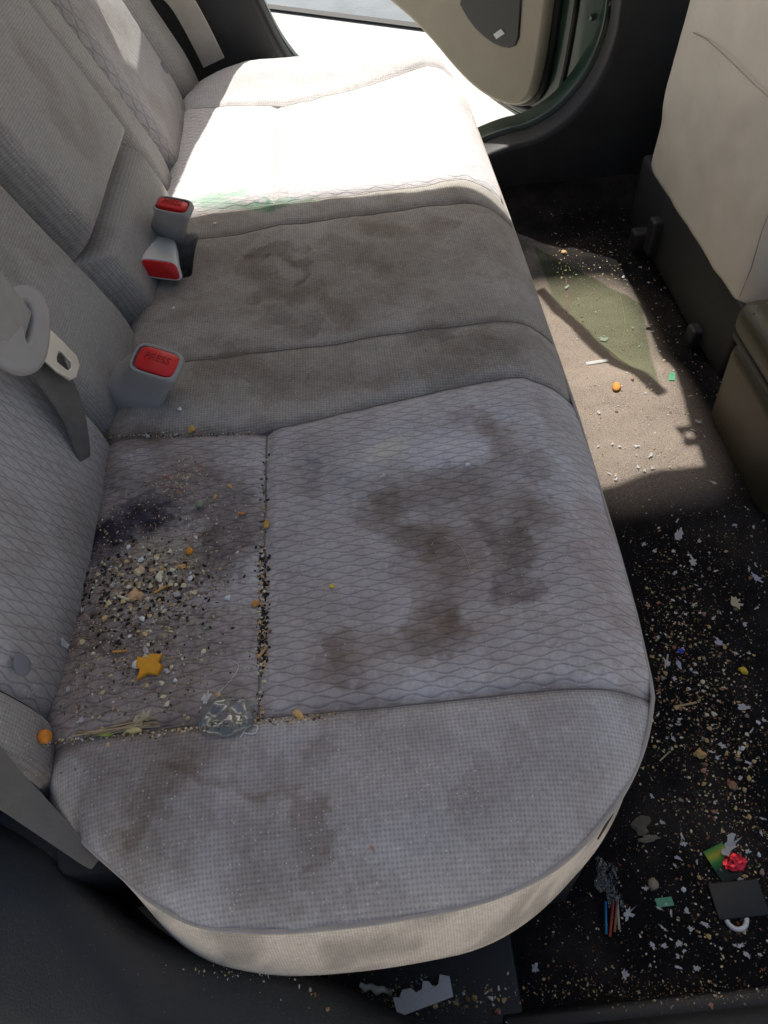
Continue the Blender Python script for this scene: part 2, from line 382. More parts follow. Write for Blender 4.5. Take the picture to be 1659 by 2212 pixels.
def stain(X,Y,wav=False):
    n1=fbm(X,Y,34,6,3)-.5; n2=fbm(X,Y,34,6,9)-.5
    h1=fbm(X,Y,130,3,13)-.5; h2=fbm(X,Y,130,3,19)-.5
    Xw=X+n1*.040+h1*.012; Yw=Y+n2*.040+h2*.012
    C=np.ones(X.shape+(3,))
    br=fbm(X,Y,60,5,21)
    far=1-.9*sstep(.94,.98,Y)  # stain colour washed out on the sunlit far seat
    for sd_,sc,th,s in ((41,9,.50,.15),(51,15,.54,.15),(63,24,.56,.14),(70,38,.58,.13)):
        f=fbm(Xw,Yw,sc,4,sd_); mk=sstep(th,th+.03,f)*s+np.exp(-((f-th-.01)/.006)**2)*s*1.1
        mk=mk*far
        C=C*(1-mk[...,None]*(1-np.array(BR)))
    for pts,r,c,s in ST:
        q=[(P(a,b,.345).x,P(a,b,.345).y) for a,b in pts]
        d=dpoly(Xw,Yw,q); mk=sstep(r*1.7,r*.45,d)*s*(.36+.66*br)
        ring=np.exp(-((d-r*1.3)/(.0014+r*.05))**2)*s*.36*sstep(.42,.55,fbm(X,Y,28,2,88))
        mk=np.clip(mk+ring,0,1)
        C=C*(1-mk[...,None]*(1-np.array(c)))
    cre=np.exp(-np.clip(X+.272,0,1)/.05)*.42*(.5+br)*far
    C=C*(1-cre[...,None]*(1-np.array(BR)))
    grp=sstep(.52,.60,Y)*sstep(.97,.90,Y)*.30
    C=C*(1-grp[...,None]*(1-np.array((.62,.58,.53))))
    dirt=np.exp(-(((X+.20)/.08)**2+((Y-.36)/.11)**2))*sstep(.50,.66,vn(X,Y,420,5)*.6+vn(X,Y,210,8)*.4)*.8
    C=C*(1-dirt[...,None]*(1-np.array(DB)))
    for ys in SEAMS:
        d=np.abs(Y-ys(X)); k=np.exp(-(d/.005)**2)*.45*(.4+br)*far; C=C*(1-k[...,None]*(1-np.array(DB)))
    for pts,r,c,s in LT:
        q=[(P(a,b,.345).x,P(a,b,.345).y) for a,b in pts]; mk=sstep(r*1.5,0,dpoly(Xw,Yw,q))*s
        C=C*(1-mk[...,None])+mk[...,None]*np.array(c)*1.6
    lift=sstep(.95,1.0,Y)*.52; C=C*(1+lift[...,None]);  # far seat colour brightened to paint in stronger sunlight
    return C
# ---------------------------------------------------------------- cushion curves
XB=-.275
def xf(y): return np.interp(y,[.2,.231,.30,.37,.54,.9,1.3,1.38],[.187,.190,.197,.201,.207,.209,.207,.192])
s1=lambda x:.228+0*x
s2=lambda x:np.interp(x,[-.28,-.108,-.02,.07,.153,.21],[.537,.520,.537,.556,.566,.556])
s3=lambda x:np.interp(x,[-.28,-.22,-.195,-.1,.18,.21],[.600,.625,.638,.642,.654,.650])
s4=lambda x:np.interp(x,[-.28,-.223,-.1,.1,.179,.21],[.865,.882,.895,.910,.913,.900])
s5=lambda x:np.interp(x,[-.28,-.108,.0,.153,.21],[.945,.950,.955,.975,.97])
s6=lambda x:np.interp(x,[-.28,-.095,.05,.178,.21],[1.30,1.262,1.305,1.365,1.36])
SEAMS=[s1,s2,s3,s4,s5,s6]
HEMZ=.314
c0=[(P(a,b,HEMZ).x,P(a,b,HEMZ).y) for a,b in [(66,1690),(110,1750),(180,1820),(262,1892),(330,1952),(410,1996),(500,2012),(620,2013),(740,2002),(870,1984),(1000,1960),(1110,1925),(1205,1875),(1280,1805),(1335,1735),(1378,1655),(1402,1580),(1412,1500)]]
c0=smooth_loop(c0,2,False)
c7=smooth_loop([(XB,1.38),(-.25,1.43),(-.19,1.468),(-.12,1.485),(-.03,1.488),(.07,1.484),(.13,1.475),(.17,1.45),(.190,1.41),(.192,1.38)],2,False)
def resamp(pts,u):
    p=np.array(pts); d=np.r_[0,np.cumsum(np.hypot(*np.diff(p,axis=0).T))]; d/=d[-1]
    return np.stack([np.interp(u,d,p[:,0]),np.interp(u,d,p[:,1])],-1)
def crv(s,end=None):
    def f(u):
        x1=float(xf(s(np.array(.2)))); x=XB+(x1-XB)*u; return np.stack([x,s(x)],-1)
    return f
CV=[lambda u:resamp(c0,u)]+[crv(s) for s in SEAMS]+[lambda u:resamp(c7,u)]
frontline=[(float(xf(y)),y) for y in np.linspace(.245,1.36,40)]
PER=list(c0[::3])+frontline+[tuple(p) for p in c7[::-1][::3]]
def H(X,Y):
    dp=dpoly(X,Y,PER)
    z=.354-.040*(1-np.clip(dp/.075,0,1))**2.3
    for i,s in enumerate(SEAMS):
        d=np.abs(Y-s(X)); a=.0032 if i not in (2,) else .0015
        z=z-a*np.exp(-(d/.006)**2)-a*.6*np.exp(-(d/.02)**2)
    ins=((Y>s1(X))&(Y<s2(X)))|((Y>s5(X))&(Y<s6(X)))
    z=z-ins*.003*np.exp(-((X+.105)/.006)**2)
    for a,b in ((.228,.54),(.95,1.30)):
        t=np.clip((Y-a)/(b-a),0,1); z=z-.008*np.sin(np.pi*t)**1.5*sstep(.19,.05,X)
    z=z-.022*np.exp(-np.clip(X-XB,0,1)/.012)
    z=z+.012*sstep(1.30,1.38,Y)*sstep(1.5,1.40,Y)
    bx=sstep(-.200,-.215,X)*sstep(.795,.81,Y)*sstep(.895,.88,Y); z=z-.05*bx
    z=z+(fbm(X,Y,16,3,5)-.5)*.008+(fbm(X,Y,60,2,6)-.5)*.0014
    return z
bench=empty('rear_bench_seat',(-.03,.78,.0),'long stained grey fabric rear bench seat with wave patterned panels, covered in crumbs','car seat')
cush=rbox('seat_cushion',(-.27,.15,0.002),(.15,1.43,.29),.02,M['dust'],bench)  # black box standing in for the shade under the cushion
def panel(name,k,u0,u1,mat,nu,nv,label=None):
    u=np.linspace(u0,u1,nu); A=CV[k](u); B=CV[k+1](u); v=np.linspace(0,1,nv)[:,None,None]
    XY=A[None]*(1-v)+B[None]*v; X,Y=XY[...,0],XY[...,1]; Z=H(X,Y)
    if k in(0,): 
        Z=np.where(v[...,0]==0,HEMZ,Z)
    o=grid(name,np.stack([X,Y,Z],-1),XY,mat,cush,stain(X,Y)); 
    if label: o['label']=label
    return o
cps=[panel('end_bolster',0,0,1,M['weave'],340,130,'near end bolster in dotted grey fabric with brown stains')]
def insert(name,k,side,nu,nv,label):
    v=np.linspace(0,1,nv)[:,None]; 
    sa,sb=SEAMS[k-1],SEAMS[k]
    x1a=float(xf(sa(np.array(.2)))); x1b=float(xf(sb(np.array(.2))))
    t=np.linspace(0,1,nu)[None]
    yy=np.linspace(float(sa(np.array(.1))),float(sb(np.array(.1))),nv)[:,None]
    xe=xf(yy)
    xe=np.where(v==0,x1a,np.where(v==1,x1b,xe))
    X=(XB+(-.105-XB)*t+0*v) if side==0 else (-.105+(xe+.105)*t)
    Y=sa(X)*(1-v)+sb(X)*v; Z=H(X,Y)
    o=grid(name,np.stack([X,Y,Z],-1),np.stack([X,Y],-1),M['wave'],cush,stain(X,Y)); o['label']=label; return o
cps.append(insert('insert_panel',1,0,170,280,'wave patterned panel next to the backrest, dark stained and heaped with crumbs'))
cps.append(insert('insert_panel',1,1,300,300,'wide wave patterned panel with curving brown stains'))
cps.append(panel('center_panel',2,0,1,M['weave_mid'],320,90,'narrow dotted strip beside the single buckle'))
cps.append(panel('center_panel',3,0,1,M['weave_mid'],340,180,'middle dotted panel with brown blotches'))
cps.append(panel('center_panel',4,0,1,M['weave_mid'],240,24))
cps.append(insert('insert_panel',5,0,120,180,'sunlit far wave panel next to the backrest with green marks'))
cps.append(insert('insert_panel',5,1,140,150,'wide sunlit far wave patterned panel'))
cps.append(panel('end_bolster',6,0,1,M['weave'],160,70,'far end bolster in bright sun'))
for i,s in enumerate(SEAMS):
    x=np.linspace(XB+.01,float(xf(s(np.array(.2))))-.002,120); y=s(x); z=H(x,y)+.0001
    tube('seam',np.stack([x,y,z],-1),.0007,M['thread'] if i<4 else M['piping'],cush,6)
for j,(a,b) in enumerate(((s1,s2),(s5,s6))):
    y=np.linspace(float(a(np.array(-.105))),float(b(np.array(-.105))),60); x=0*y-.105
    tube('seam',np.stack([x,y,H(x,y)+.0001],-1),.0009 if j==0 else .0005,M['thread'] if j==0 else M['web_pale'],cush,6)
perm=[Vector((a,b,HEMZ)) for a,b in c0]+[Vector((a,b,HEMZ)) for a,b in frontline]+[Vector((a,b,HEMZ+.01)) for a,b in c7[::-1]]
per=[]; 
for p in perm:
    if not per or (p-per[-1]).length>.006: per.append(p)
NP=len(per); prof=[(0,0),(.004,-.006),(.009,-.02),(.014,-.04),(.018,-.060),(.019,-.076),(.014,-.090),(.0,-.102),(-.03,-.112)]
XYZ=np.zeros((len(prof),NP,3)); UVs=np.zeros((len(prof),NP,2)); L=0
for i,p in enumerate(per):
    a=per[max(i-1,0)]; b=per[min(i+1,NP-1)]; t=(b-a).normalized(); nrm=Vector((t.y,-t.x,0)); nrm.normalize()
    if i: L+=(p-per[i-1]).length
    kf=float(sstep(.12,.02,p.x))*float(sstep(-.25,-.14,p.x)) if p.y<.6 else 0
    for j,(o_,z_) in enumerate(prof):
        oo=o_*(.02+.74*kf) if z_>-.09 else o_*1.0-.01*(1-kf)
        q=p+nrm*oo+Vector((0,0,z_+.0015*math.sin(L*60)*(-z_/.1))); XYZ[j,i]=q; UVs[j,i]=(L,z_)
cc=np.ones((len(prof),NP,3)); nn=fbm(UVs[...,0],UVs[...,1],30,4,77)
cc*=(1-.38*sstep(.46,.68,nn))[...,None]
skirt=grid('skirt_panel',XYZ[::-1],UVs[::-1],M['skirt'],cush,cc[::-1]); skirt['label']='beige side panel under the piping'
tube('piping',[p+Vector((0,0,-.001)) for p in per],.0017,M['piping'],cush,8)
# ---------------------------------------------------------------- backrest
AL=R(22); sa_,ca_=math.sin(AL),math.cos(AL); BX=-.272
def BP(y,w_,o=0): return Vector((BX-sa_*w_+ca_*o,y,.35+ca_*w_+sa_*o))
back=rbox('backrest',(-.10,.205,-.1),(-.02,1.438,.62),.01,M['dust'],bench,fn=lambda v:Vector(BP(v.y,v.z,v.x+.005-.02)))
def PB(px,py,o=0):
    d=ray(px,py); n_=Vector((ca_,0,sa_)); k=(n_.dot(Vector((BX,0,.35))-CAM)+o)/n_.dot(d); return CAM+d*k
def bpanel(name,y0,y1,w0,w1,mat,puff,edge,nu,nv,label=None,base=0,tilt=0,rd=.018):
    y=np.linspace(y0,y1,nu)[None]; ww=np.linspace(w0,w1,nv)[:,None]
    Y=y+0*ww; W=ww+0*y
    dy=np.minimum(Y-y0,y1-Y); dw=np.minimum(W-w0,w1-W)
    e=np.minimum(dy,dw); pr=1-(1-np.clip(e/edge,0,1))**2.4
    O=base+puff*pr-rd*(1-pr)-tilt*(1-np.clip((W+.06)/.10,0,1))**2
    O=O+(fbm(Y,W,12,3,8)-.5)*.006
    X=BX-sa_*W+ca_*O; Z=.35+ca_*W+sa_*O
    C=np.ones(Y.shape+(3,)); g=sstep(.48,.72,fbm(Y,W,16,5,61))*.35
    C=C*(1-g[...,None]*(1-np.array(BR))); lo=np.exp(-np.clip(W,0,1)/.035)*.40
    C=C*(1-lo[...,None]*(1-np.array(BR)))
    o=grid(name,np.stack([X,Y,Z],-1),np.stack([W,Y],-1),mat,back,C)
    if label:o['label']=label
    return o
bps=[]
bps.append(bpanel('side_bolster',.206,.252,-.07,.62,M['weave_back'],.015,.012,40,200,'narrow plain strip at the near edge',.0,.033,-.004))
bps.append(bpanel('insert_panel',.252,.545,-.07,.62,M['wave_back'],.018,.03,140,300,'near wave patterned backrest panel',0,.033,-.006))
bps.append(bpanel('backrest_panel',.545,.722,-.07,.62,M['weave_back'],.018,.03,80,240,'dotted panel between near insert and armrest',0,.03,.004))
bps.append(bpanel('lower_bolster',.722,1.01,-.07,.085,M['weave_back'],.028,.035,120,70,'padded roll below the armrest',.004,.02))
bps.append(bpanel('folding_armrest',.735,1.00,.080,.62,M['weave_back'],.020,.02,120,220,'tall dotted centre armrest panel',.014))
bps.append(bpanel('backrest_panel',1.012,1.10,-.07,.62,M['weave_back'],.020,.03,40,200,'dotted strip beyond the armrest',0,.03,.010))
bps.append(bpanel('insert_panel',1.10,1.33,-.07,.62,M['wave_back'],.022,.03,100,220,'far wave patterned backrest panel',0,.03,.006))
bps.append(bpanel('side_bolster',1.33,1.44,-.07,.62,M['weave_back'],.030,.04,50,200,'far edge bolster',0,.02,.010))
def button(px,py,r):
    c=PB(px,py,.0205); bm=bmesh.new(); bmesh.ops.create_uvsphere(bm,u_segments=20,v_segments=10,radius=1)
    fr=frame(c,(0,1,0),(-sa_,0,ca_))
    for v in bm.verts: v.co=fr@Vector((v.co.x*r,v.co.y*r,v.co.z*r*.35))
    o=bmobj('button',bm,M['button'],back); return o
button(47,1437,.0080); button(355,146,.009); button(297,345,.009)
# ---------------------------------------------------------------- buckles
def loft(name,secs,mat,parent,n=28,sq=4.5,cap=True):
    vs=[];fs=[]
    for c,a,b in secs:
        c=Vector(c);a=Vector(a);b=Vector(b)
        for k in range(n):
            t=2*math.pi*k/n; cx=math.copysign(abs(math.cos(t))**(2/sq),math.cos(t)); cy=math.copysign(abs(math.sin(t))**(2/sq),math.sin(t))
            vs.append(c+a*cx+b*cy)
    for i in range(len(secs)-1):
        for k in range(n): fs.append((i*n+k,i*n+(k+1)%n,(i+1)*n+(k+1)%n,(i+1)*n+k))
    if cap:
        fs.append(tuple(range(n))[::-1]); fs.append(tuple((len(secs)-1)*n+k for k in range(n)))
    bm=bmesh.new(); me=bpy.data.meshes.new(name); me.from_pydata(vs,[],fs); bm.from_mesh(me); bpy.data.meshes.remove(me)
    return sharp(bmobj(name,bm,mat,parent),45)
def buckle(label,T,a,b,B,body,text=True,redpos=(0,.0),redsz=(.78,.62),fl=(1,1)):
    T=Vector(T);a=Vector(a);b=Vector(b);B=Vector(B); n_=a.cross(b).normalized()
    if n_.z<0: n_=-n_
    t=empty('seat_belt_buckle',B,label,'seat belt buckle')
    ax=(T-B)
    loft('housing',[(B,a*fl[0],b*fl[1]),(B+ax*.45,a*(fl[0]*.5+.5),b*(fl[1]*.5+.5)),(B+ax*.47,a*(fl[0]*.5+.46),b*(fl[1]*.5+.45)),(T-n_*.006,a,b),(T-n_*.0015,a*.985,b*.97),(T,a*.93,b*.9),(T-n_*.0001,a*.86,b*.78),(T-n_*.006,a*.84,b*.75)],body,t)
    rc=T+a*redpos[0]+b*redpos[1]+n_*.0005
    loft('release_button',[(rc-n_*.008,a*redsz[0],b*redsz[1]),(rc,a*redsz[0],b*redsz[1]),(rc+n_*.0012,a*redsz[0]*.93,b*redsz[1]*.88)],M['red'],t)
    loft('latch_slot',[(T-n_*.006+b*.66,a*.6,b*.10),(T+n_*.0003+b*.66,a*.6,b*.10)],M['rubber'],t,16)
    if text:
        cu=bpy.data.curves.new('t','FONT'); cu.body='PRESS'; cu.size=1; cu.align_x='CENTER'; cu.align_y='CENTER'; cu.extrude=.02
        o=bpy.data.objects.new('t',cu); col.objects.link(o); dg=bpy.context.evaluated_depsgraph_get(); me=bpy.data.meshes.new_from_object(o.evaluated_get(dg)); bpy.data.objects.remove(o)
        h=a.length*.42; fr=frame(rc+n_*.0014+b*.12,a,b)@Matrix.Diagonal((h,h,.008,1)); me.transform(fr); me.materials.clear()
        link('lettering',me,M['red_dark'],t,False)
    return t
Tn=P(336,780,.398)
buckle('large grey buckle with red PRESS button standing alone in the near seat crease',Tn,Vector((.0235,-.0100,-.004)),Vector((.006,.0175,.004)),P(280,858,.345),M['grey_plastic'],fl=(1.42,1.15),redpos=(.06,0),redsz=(.80,.72))
Tf=P(372,442,.422)
buckle('grey buckle farther from camera, red button along its rim, in the centre crease',Tf,Vector((.0225,-.012,.0)),Vector((.004,.014,.002)),P(360,520,.338),M['grey_plastic'],text=True,redsz=(.82,.55),fl=(1.02,1.0))
Tm=P(347,582,.374)
buckle('pale grey buckle lying low with bright red end in the centre crease',Tm,Vector((.0215,-.004,-.003)),Vector((-.001,.0040,.012)),P(347,530,.356),M['pale_plastic'],text=False,redsz=(.95,.80),fl=(.95,.9))
# ---------------------------------------------------------------- shoulder belt and tongue
def plane_px(pts,o,orig):
    fr=frame(orig,(0,1,0),(-sa_,0,ca_)); inv=fr.inverted()
    return [tuple((inv@PB(a,b,o))[:2]) for a,b in pts],fr
belt=empty('seat_belt',PB(60,760,.03),'grey shoulder belt with plastic loop hanging over the near backrest','seat belt')
orig=PB(55,715,.045)
outer,fr=plane_px([(-20,652),(14,648),(28,628),(62,626),(86,648),(97,688),(94,745),(82,786),(58,802),(25,798),(-20,765)],.045,orig)
hole,_=plane_px([(30,648),(56,645),(70,668),(73,700),(64,748),(50,758),(40,730),(34,690)],.045,orig)
flat('plastic_loop',smooth_loop(outer,2),[smooth_loop(hole,1)],fr,.010,.004,M['grey_plastic'],belt)
outer,fr=plane_px([(90,722),(104,712),(132,738),(163,770),(169,788),(162,814),(150,820),(122,802),(88,770)],.045,orig)
hole,_=plane_px([(124,758),(132,760),(152,782),(153,797),(147,803),(139,799),(120,783),(119,772)],.045,orig)
flat('metal_tongue',outer,[hole],fr,.0028,.0008,M['metal'],belt)
ribbon('webbing',[PB(-110,520,.06),PB(-30,612,.060),PB(12,668,.056),PB(52,722,.046)],(PB(42,655)-PB(0,700)),.050,.0022,M['web_mid'],belt)
ribbon('webbing',[PB(80,745,.034),PB(112,805,.036),PB(148,865,.034),PB(172,930,.028),PB(186,1015,.010)],[(PB(160,790)-PB(75,825)),(PB(200,960)-PB(160,990))],[.062,.014],.0022,M['web_dark'],belt)
fb=empty('seat_belt',PY(425,70,1.46),'pale shoulder belt running down beside the far end of the backrest','seat belt')
ribbon('webbing',[PY(352,-40,1.47),PY(388,-5,1.465),PY(425,60,1.46),PY(462,135,1.455)],Vector((1,0,.2)),.042,.002,M['web_pale'],fb)
fl=empty('belt_strap',P(90,1740,.33),'flat grey strap hanging past the near rear corner of the cushion','strap')
ribbon('webbing',[P(-90,1600,.41),P(-10,1682,.375),P(60,1742,.345),P(130,1802,.325),P(205,1866,.30)],[P(0,1700,.34)-P(35,1630,.34),P(150,1860,.3)-P(190,1800,.3)],[.036,.008],.003,M['web'],fl)
# ---------------------------------------------------------------- setting: floor, ground
y=np.linspace(.03,1.52,260)[:,None]; x=np.linspace(-.3,1.25,260)[None]; X=x+0*y; Y=y+0*x
Z=.020*sstep(.58,.66,Y)*sstep(.98,.90,Y)*sstep(.30,.42,X)+(fbm(X,Y,9,4,3)-.5)*.010+(fbm(X,Y,60,3,4)-.5)*.003
Z=Z+.05*sstep(1.40,1.5,Y)
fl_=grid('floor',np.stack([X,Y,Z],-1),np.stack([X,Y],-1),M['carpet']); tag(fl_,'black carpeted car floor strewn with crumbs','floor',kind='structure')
ground=pydata('ground',[(-150,-150,-.32),(150,-150,-.32),(150,150,-.32),(-150,150,-.32)],[(0,1,2,3)],M['concrete'],smooth=False); tag(ground,'pale sunlit concrete outside the car','ground',kind='structure')
a=Vector((-.34,4.06,0));b=Vector((.37,3.59,0)); d=(b-a).normalized(); nn_=Vector((-d.y,d.x,0))
if nn_.y<0: nn_=-nn_
q=[a-d*40,a+d*40,a+d*40+nn_*8,a-d*40+nn_*8]
road=pydata('road',[(p.x,p.y,-.314) for p in q],[(0,1,2,3)],M['asphalt'],smooth=False); tag(road,'grey asphalt beyond the far door','road',kind='structure')
kb=[a-d*40-nn_*.03,a+d*40-nn_*.03,a+d*40+nn_*.02,a-d*40+nn_*.02]
kerb=pydata('pavement_joint',[(p.x,p.y,-.308) for p in kb],[(0,1,2,3)],M['rubber'],smooth=False); tag(kerb,'dark joint between concrete and asphalt','joint',kind='structure')
# ---------------------------------------------------------------- near trims
arch=empty('wheel_arch_trim',(-.2,.0,.1),'black plastic trim curving around the near rear corner of the cushion','trim panel')
edge=[(-.60,.33),(-.38,.225)]+[(P(a,b,.24).x,P(a,b,.24).y) for a,b in [(40,1800),(150,1868),(230,1950),(310,2030),(410,2066),(560,2090),(700,2112),(770,2150),(880,2192),(1000,2215)]]+[(.10,.026)]
edge=smooth_loop(edge,2,False)
NE=len(edge); pr=[(.012,-.10),(.004,-.02),(-.002,-.004),(-.012,.0),(-.05,-.006),(-.12,-.03),(-.25,-.12),(-.30,-.3)]
V=np.zeros((len(pr),NE,3)); UVa=np.zeros((len(pr),NE,2))
for i,(ex,ey) in enumerate(edge):
    s=i/(NE-1); zt=.285-.13*sstep(.40,.95,np.array(s))-.02*s
    for j,(oy,oz) in enumerate(pr):
        V[j,i]=(ex-oy*.3*(1-s),ey+oy,float(zt)+oz); UVa[j,i]=(s,j)
grid('trim_shell',V[::-1],UVa[::-1],M['dusty_black'],arch)
rbox('inner_panel',(-.75,.150,.02),(-.262,.36,.275),.012,M['dusty_black'],arch)
sill=empty('door_sill',(.4,.02,0),'dusty black door sill along the near edge of the floor','door sill')
rbox('sill_cover',(-.02,-.12,-.2),(1.2,.052,.035),.02,M['dusty_black'],sill)
rbox('carpet_edge',(.06,.045,-.05),(1.2,.066,.018),.006,M['rubber'],sill)
plate=rbox('floor_plate',(-.10,.055,-.02),(.082,.30,.016),.004,M['black_plastic']); tag(plate,'smooth black plate on the floor under the near cushion corner','plate')
# ---------------------------------------------------------------- far body side
body=empty('car_body_side',(.2,1.52,0),'far side of the car body with black pillar trim and open green door','car body')
def fy(px,py): q=PY(px,py,1.50); return (q.x,q.z)
TOP=1.28
opn=[(.488,1.15),(.505,1.0),(.525,.75),(.527,.50),fy(1352,0),fy(1345,70),fy(1322,140),fy(1290,200),fy(1245,255),fy(1200,290),fy(1150,315),fy(1100,325),(.25,.10),(.12,.10),(.03,.16),(-.05,.26),(-.105,.33),(-.138,.43),(-.20,.60),(-.245,.85),(-.262,1.15)]
opn=smooth_loop(opn,2,False)+[(-.25,TOP),(.480,TOP)]
MY=Matrix(((1,0,0,0),(0,0,-1,1.53),(0,1,0,0),(0,0,0,1)))
qw=[(-.285,.64),(-.275,1.08),(-.35,1.12),(-.42,.76)]  # unseen opening added to let a sun streak reach the far backrest
fw=smooth_loop([(.68,.50),(.66,1.15),(1.15,1.12),(1.3,.55)],2)
flat('pillar_trim',[(-.9,-.02),(1.5,-.02),(1.5,1.32),(-.9,1.32)],[opn,smooth_loop(qw,1),fw],MY,.06,.010,M['black_plastic'],body)
cx_=.15; cz_=.6
def inset(pts,d_):
    out=[];N=len(pts)
    for i in range(N):
        a_=Vector(pts[i-1]);b_=Vector(pts[(i+1)%N]); t=(b_-a_).normalized(); nn2=Vector((t.y,-t.x)); 
        c_=Vector(pts[i]); 
        if (Vector((cx_,cz_))-c_).dot(nn2)<0: nn2=-nn2
        out.append(tuple(c_+nn2*d_))
    return out
def inset2(pts,d_):
    a_=inset(pts,d_); return [ (q if (p[1]<.85 and p[0]>.1) else p) for p,q in zip(pts,a_)]
o2=inset2(opn,.012)
MY2=MY.copy(); MY2[1][3]=1.590
flat('painted_jamb',[(-.9,-.25),(1.5,-.25),(1.5,1.32),(-.9,1.32)],[o2,smooth_loop(qw,1),fw],MY2,.055,.004,M['green'],body)
tube('weather_seal',[(p[0],1.566,p[1]) for p in inset2(opn[:-2],.004)],.009,M['rubber'],body,8,False)
q=Vector((.488,1.56,1.115))
tube('shadow_loop',[q+Vector((.02,0,.016)),q+Vector((-.022,0,.016)),q+Vector((-.022,0,-.024)),q+Vector((.012,0,-.024)),q+Vector((.02,0,.016))],.008,M['rubber'],body,8)  # unseen loop added to cast a small shadow on the floor
roof=rbox('roof_light_blocker',(-.9,.72,1.285),(1.5,1.56,1.33),.02,M['headliner']); tag(roof,'unseen partial car roof with pale headliner, cut short to shape the light on the seat','car roof')  # unseen roof piece added to block sun, cut back to admit sky light
# ---------------------------------------------------------------- far door, open
K=1.336; dd=Vector((-.6,.8,0)); dn=Vector((.8,.6,0)); ho=Vector((.5,1.56,0))
frD=Matrix.Identity(4)
for i in range(3): frD[i][0]=dd[i]; frD[i][1]=(0,0,1)[i]; frD[i][2]=(dd.cross(Vector((0,0,1))))[i]; frD[i][3]=ho[i]
def PD(px,py):
    d_=ray(px,py); k=(K-dn.dot(CAM))/dn.dot(d_); q=CAM+d_*k; l_=frD.inverted()@q; return (l_.x,l_.y)
zs=frD.col[2].xyz; sgn=-1 if zs.dot(dn)>0 else 1
pts=[PD(868,0),PD(935,65),PD(1003,148),PD(1050,190),PD(1100,214),PD(1140,212),PD(1160,170),PD(1185,0)]
top=[(pts[-1][0],.50),(.9,.50),(.95,.36)]
lin=smooth_loop(pts+top,2)
def grow(lp,d_):
    c=Vector((sum(p[0] for p in lp)/len(lp),sum(p[1] for p in lp)/len(lp))); out=[];N=len(lp)
    for i in range(N):
        t=(Vector(lp[(i+1)%N])-Vector(lp[i-1])).normalized(); nn2=Vector((t.y,-t.x)); q=Vector(lp[i])
        if (q-c).dot(nn2)<0: nn2=-nn2
        out.append(tuple(q+nn2*d_))
    return out
def hin(lp,d_): return [(p[0]-d_*float(sstep(.32,.10,np.array(p[0]))),p[1]-.25*d_*float(sstep(.32,.10,np.array(p[0])))) for p in lp]
door=flat('car_door',hin(grow(lin,.040),.16),[],frD@Matrix.Translation((0,0,-sgn*.060)),.044,.008,M['green'],body); door['label']='open far rear door with green painted edge'
flat('door_inner_frame',hin(grow(lin,.024),.085),[],frD@Matrix.Translation((0,0,-sgn*.034)),.02,.006,M['green'],door)
flat('door_lining',lin,[],frD,.03,.010,M['door_beige'],door)
flat('door_seal',grow(lin,.012),[],frD@Matrix.Translation((0,0,-sgn*.020)),.02,.008,M['rubber'],door)
pk=smooth_loop([PD(1000,-10),PD(1030,45),PD(1070,82),PD(1105,97),PD(1130,88),PD(1134,30),PD(1138,-30),PD(1060,-60)],1)
flat('door_pocket',pk,[],frD@Matrix.Translation((0,0,sgn*.0145)),.008,.003,M['rubber'],door)
lb=[PD(1080,68),PD(1096,56),PD(1104,66),PD(1086,78)]
cmat('white_sticker',(.75,.76,.78),.5); flat('sticker',lb,[],frD@Matrix.Translation((0,0,sgn*.0195)),.001,.0002,M['white_sticker'],door)
cmat('dull_bolt',(.16,.18,.17),.4,metal=.5)
for px,py in ((1262,45),(1250,150),(1296,100),(1228,190)):
    l_=PD(px,py); q=frD@Vector((l_[0],l_[1],-sgn*.03)); tube('hinge_bolt',[q,q-dn*.014],.006,M['dull_bolt'],door,10)
tube('edge_seal',[frD@Vector((p[0],p[1],-sgn*.036)) for p in hin(grow(lin,.032),.12)],.006,M['rubber'],door,6,True)
tube('edge_seal',[frD@Vector((p[0],p[1],-sgn*.024)) for p in hin(grow(lin,.018),.035)],.006,M['rubber'],door,6,True)
def sunpt(x_,y_):
    k=(K-.8*x_-.6*y_)/(.6*sundir.y); return Vector((x_,y_,0))+sundir*k
g_=[sunpt(.36,1.34),sunpt(.51,1.12),sunpt(.462,.86),sunpt(.36,1.14)]
inv=frD.inverted(); gl2=[tuple((inv@p)[:2]) for p in g_]
flat('sun_tint_pane',gl2,[],frD,.004,.0005,M['glass'],door)  # unseen pane shaped to tint the sun patch on the floor green
tube('shadow_bar',[sunpt(.34,1.19),sunpt(.36,1.125),sunpt(.42,.965),sunpt(.462,.845)],.012,M['rubber'],door,8)  # unseen bar shaped to cast a dark band across the floor patch
# ---------------------------------------------------------------- front seat and console
fs=empty('front_seat',(.75,1.12,.0),'front seat seen from behind with beige back cover over a black base','front seat')
yy=np.linspace(.865,1.395,120)[None]; zz=np.linspace(.140,.95,130)[:,None]; Y=yy+0*zz; Zg=zz+0*yy
t=(Y-1.13)/.265; X=.562+.09*np.abs(t)**14+.015*(Zg-.15)+(fbm(Y,Zg,9,3,15)-.5)*.012+.010*(1-np.clip((Zg-.140)/.008,0,1))**2
grid('back_cover',np.stack([X,Y,Zg],-1)[:,::-1],np.stack([Y,Zg],-1)[:,::-1],M['beige'],fs)
def fseam(pts,r=.0008):
    out=[]
    for a_,b_ in pts:
        d_=ray(a_,b_); k=.563/d_.x; out.append(CAM+d_*k-Vector((.0015,0,0)))
    tube('seam',out,r,M['web_pale'],fs,6)
fseam([(1500,70),(1530,85),(1580,130),(1630,180),(1670,215)])
fseam([(1600,640),(1625,580),(1648,500),(1675,430)])
rbox('seat_base',(.60,.90,.03),(1.1,1.36,.30),.03,M['black_plastic'],fs)
rbox('base_skirt',(.562,.880,.012),(.62,1.385,.150),.010,M['dusty_black'],fs,4)
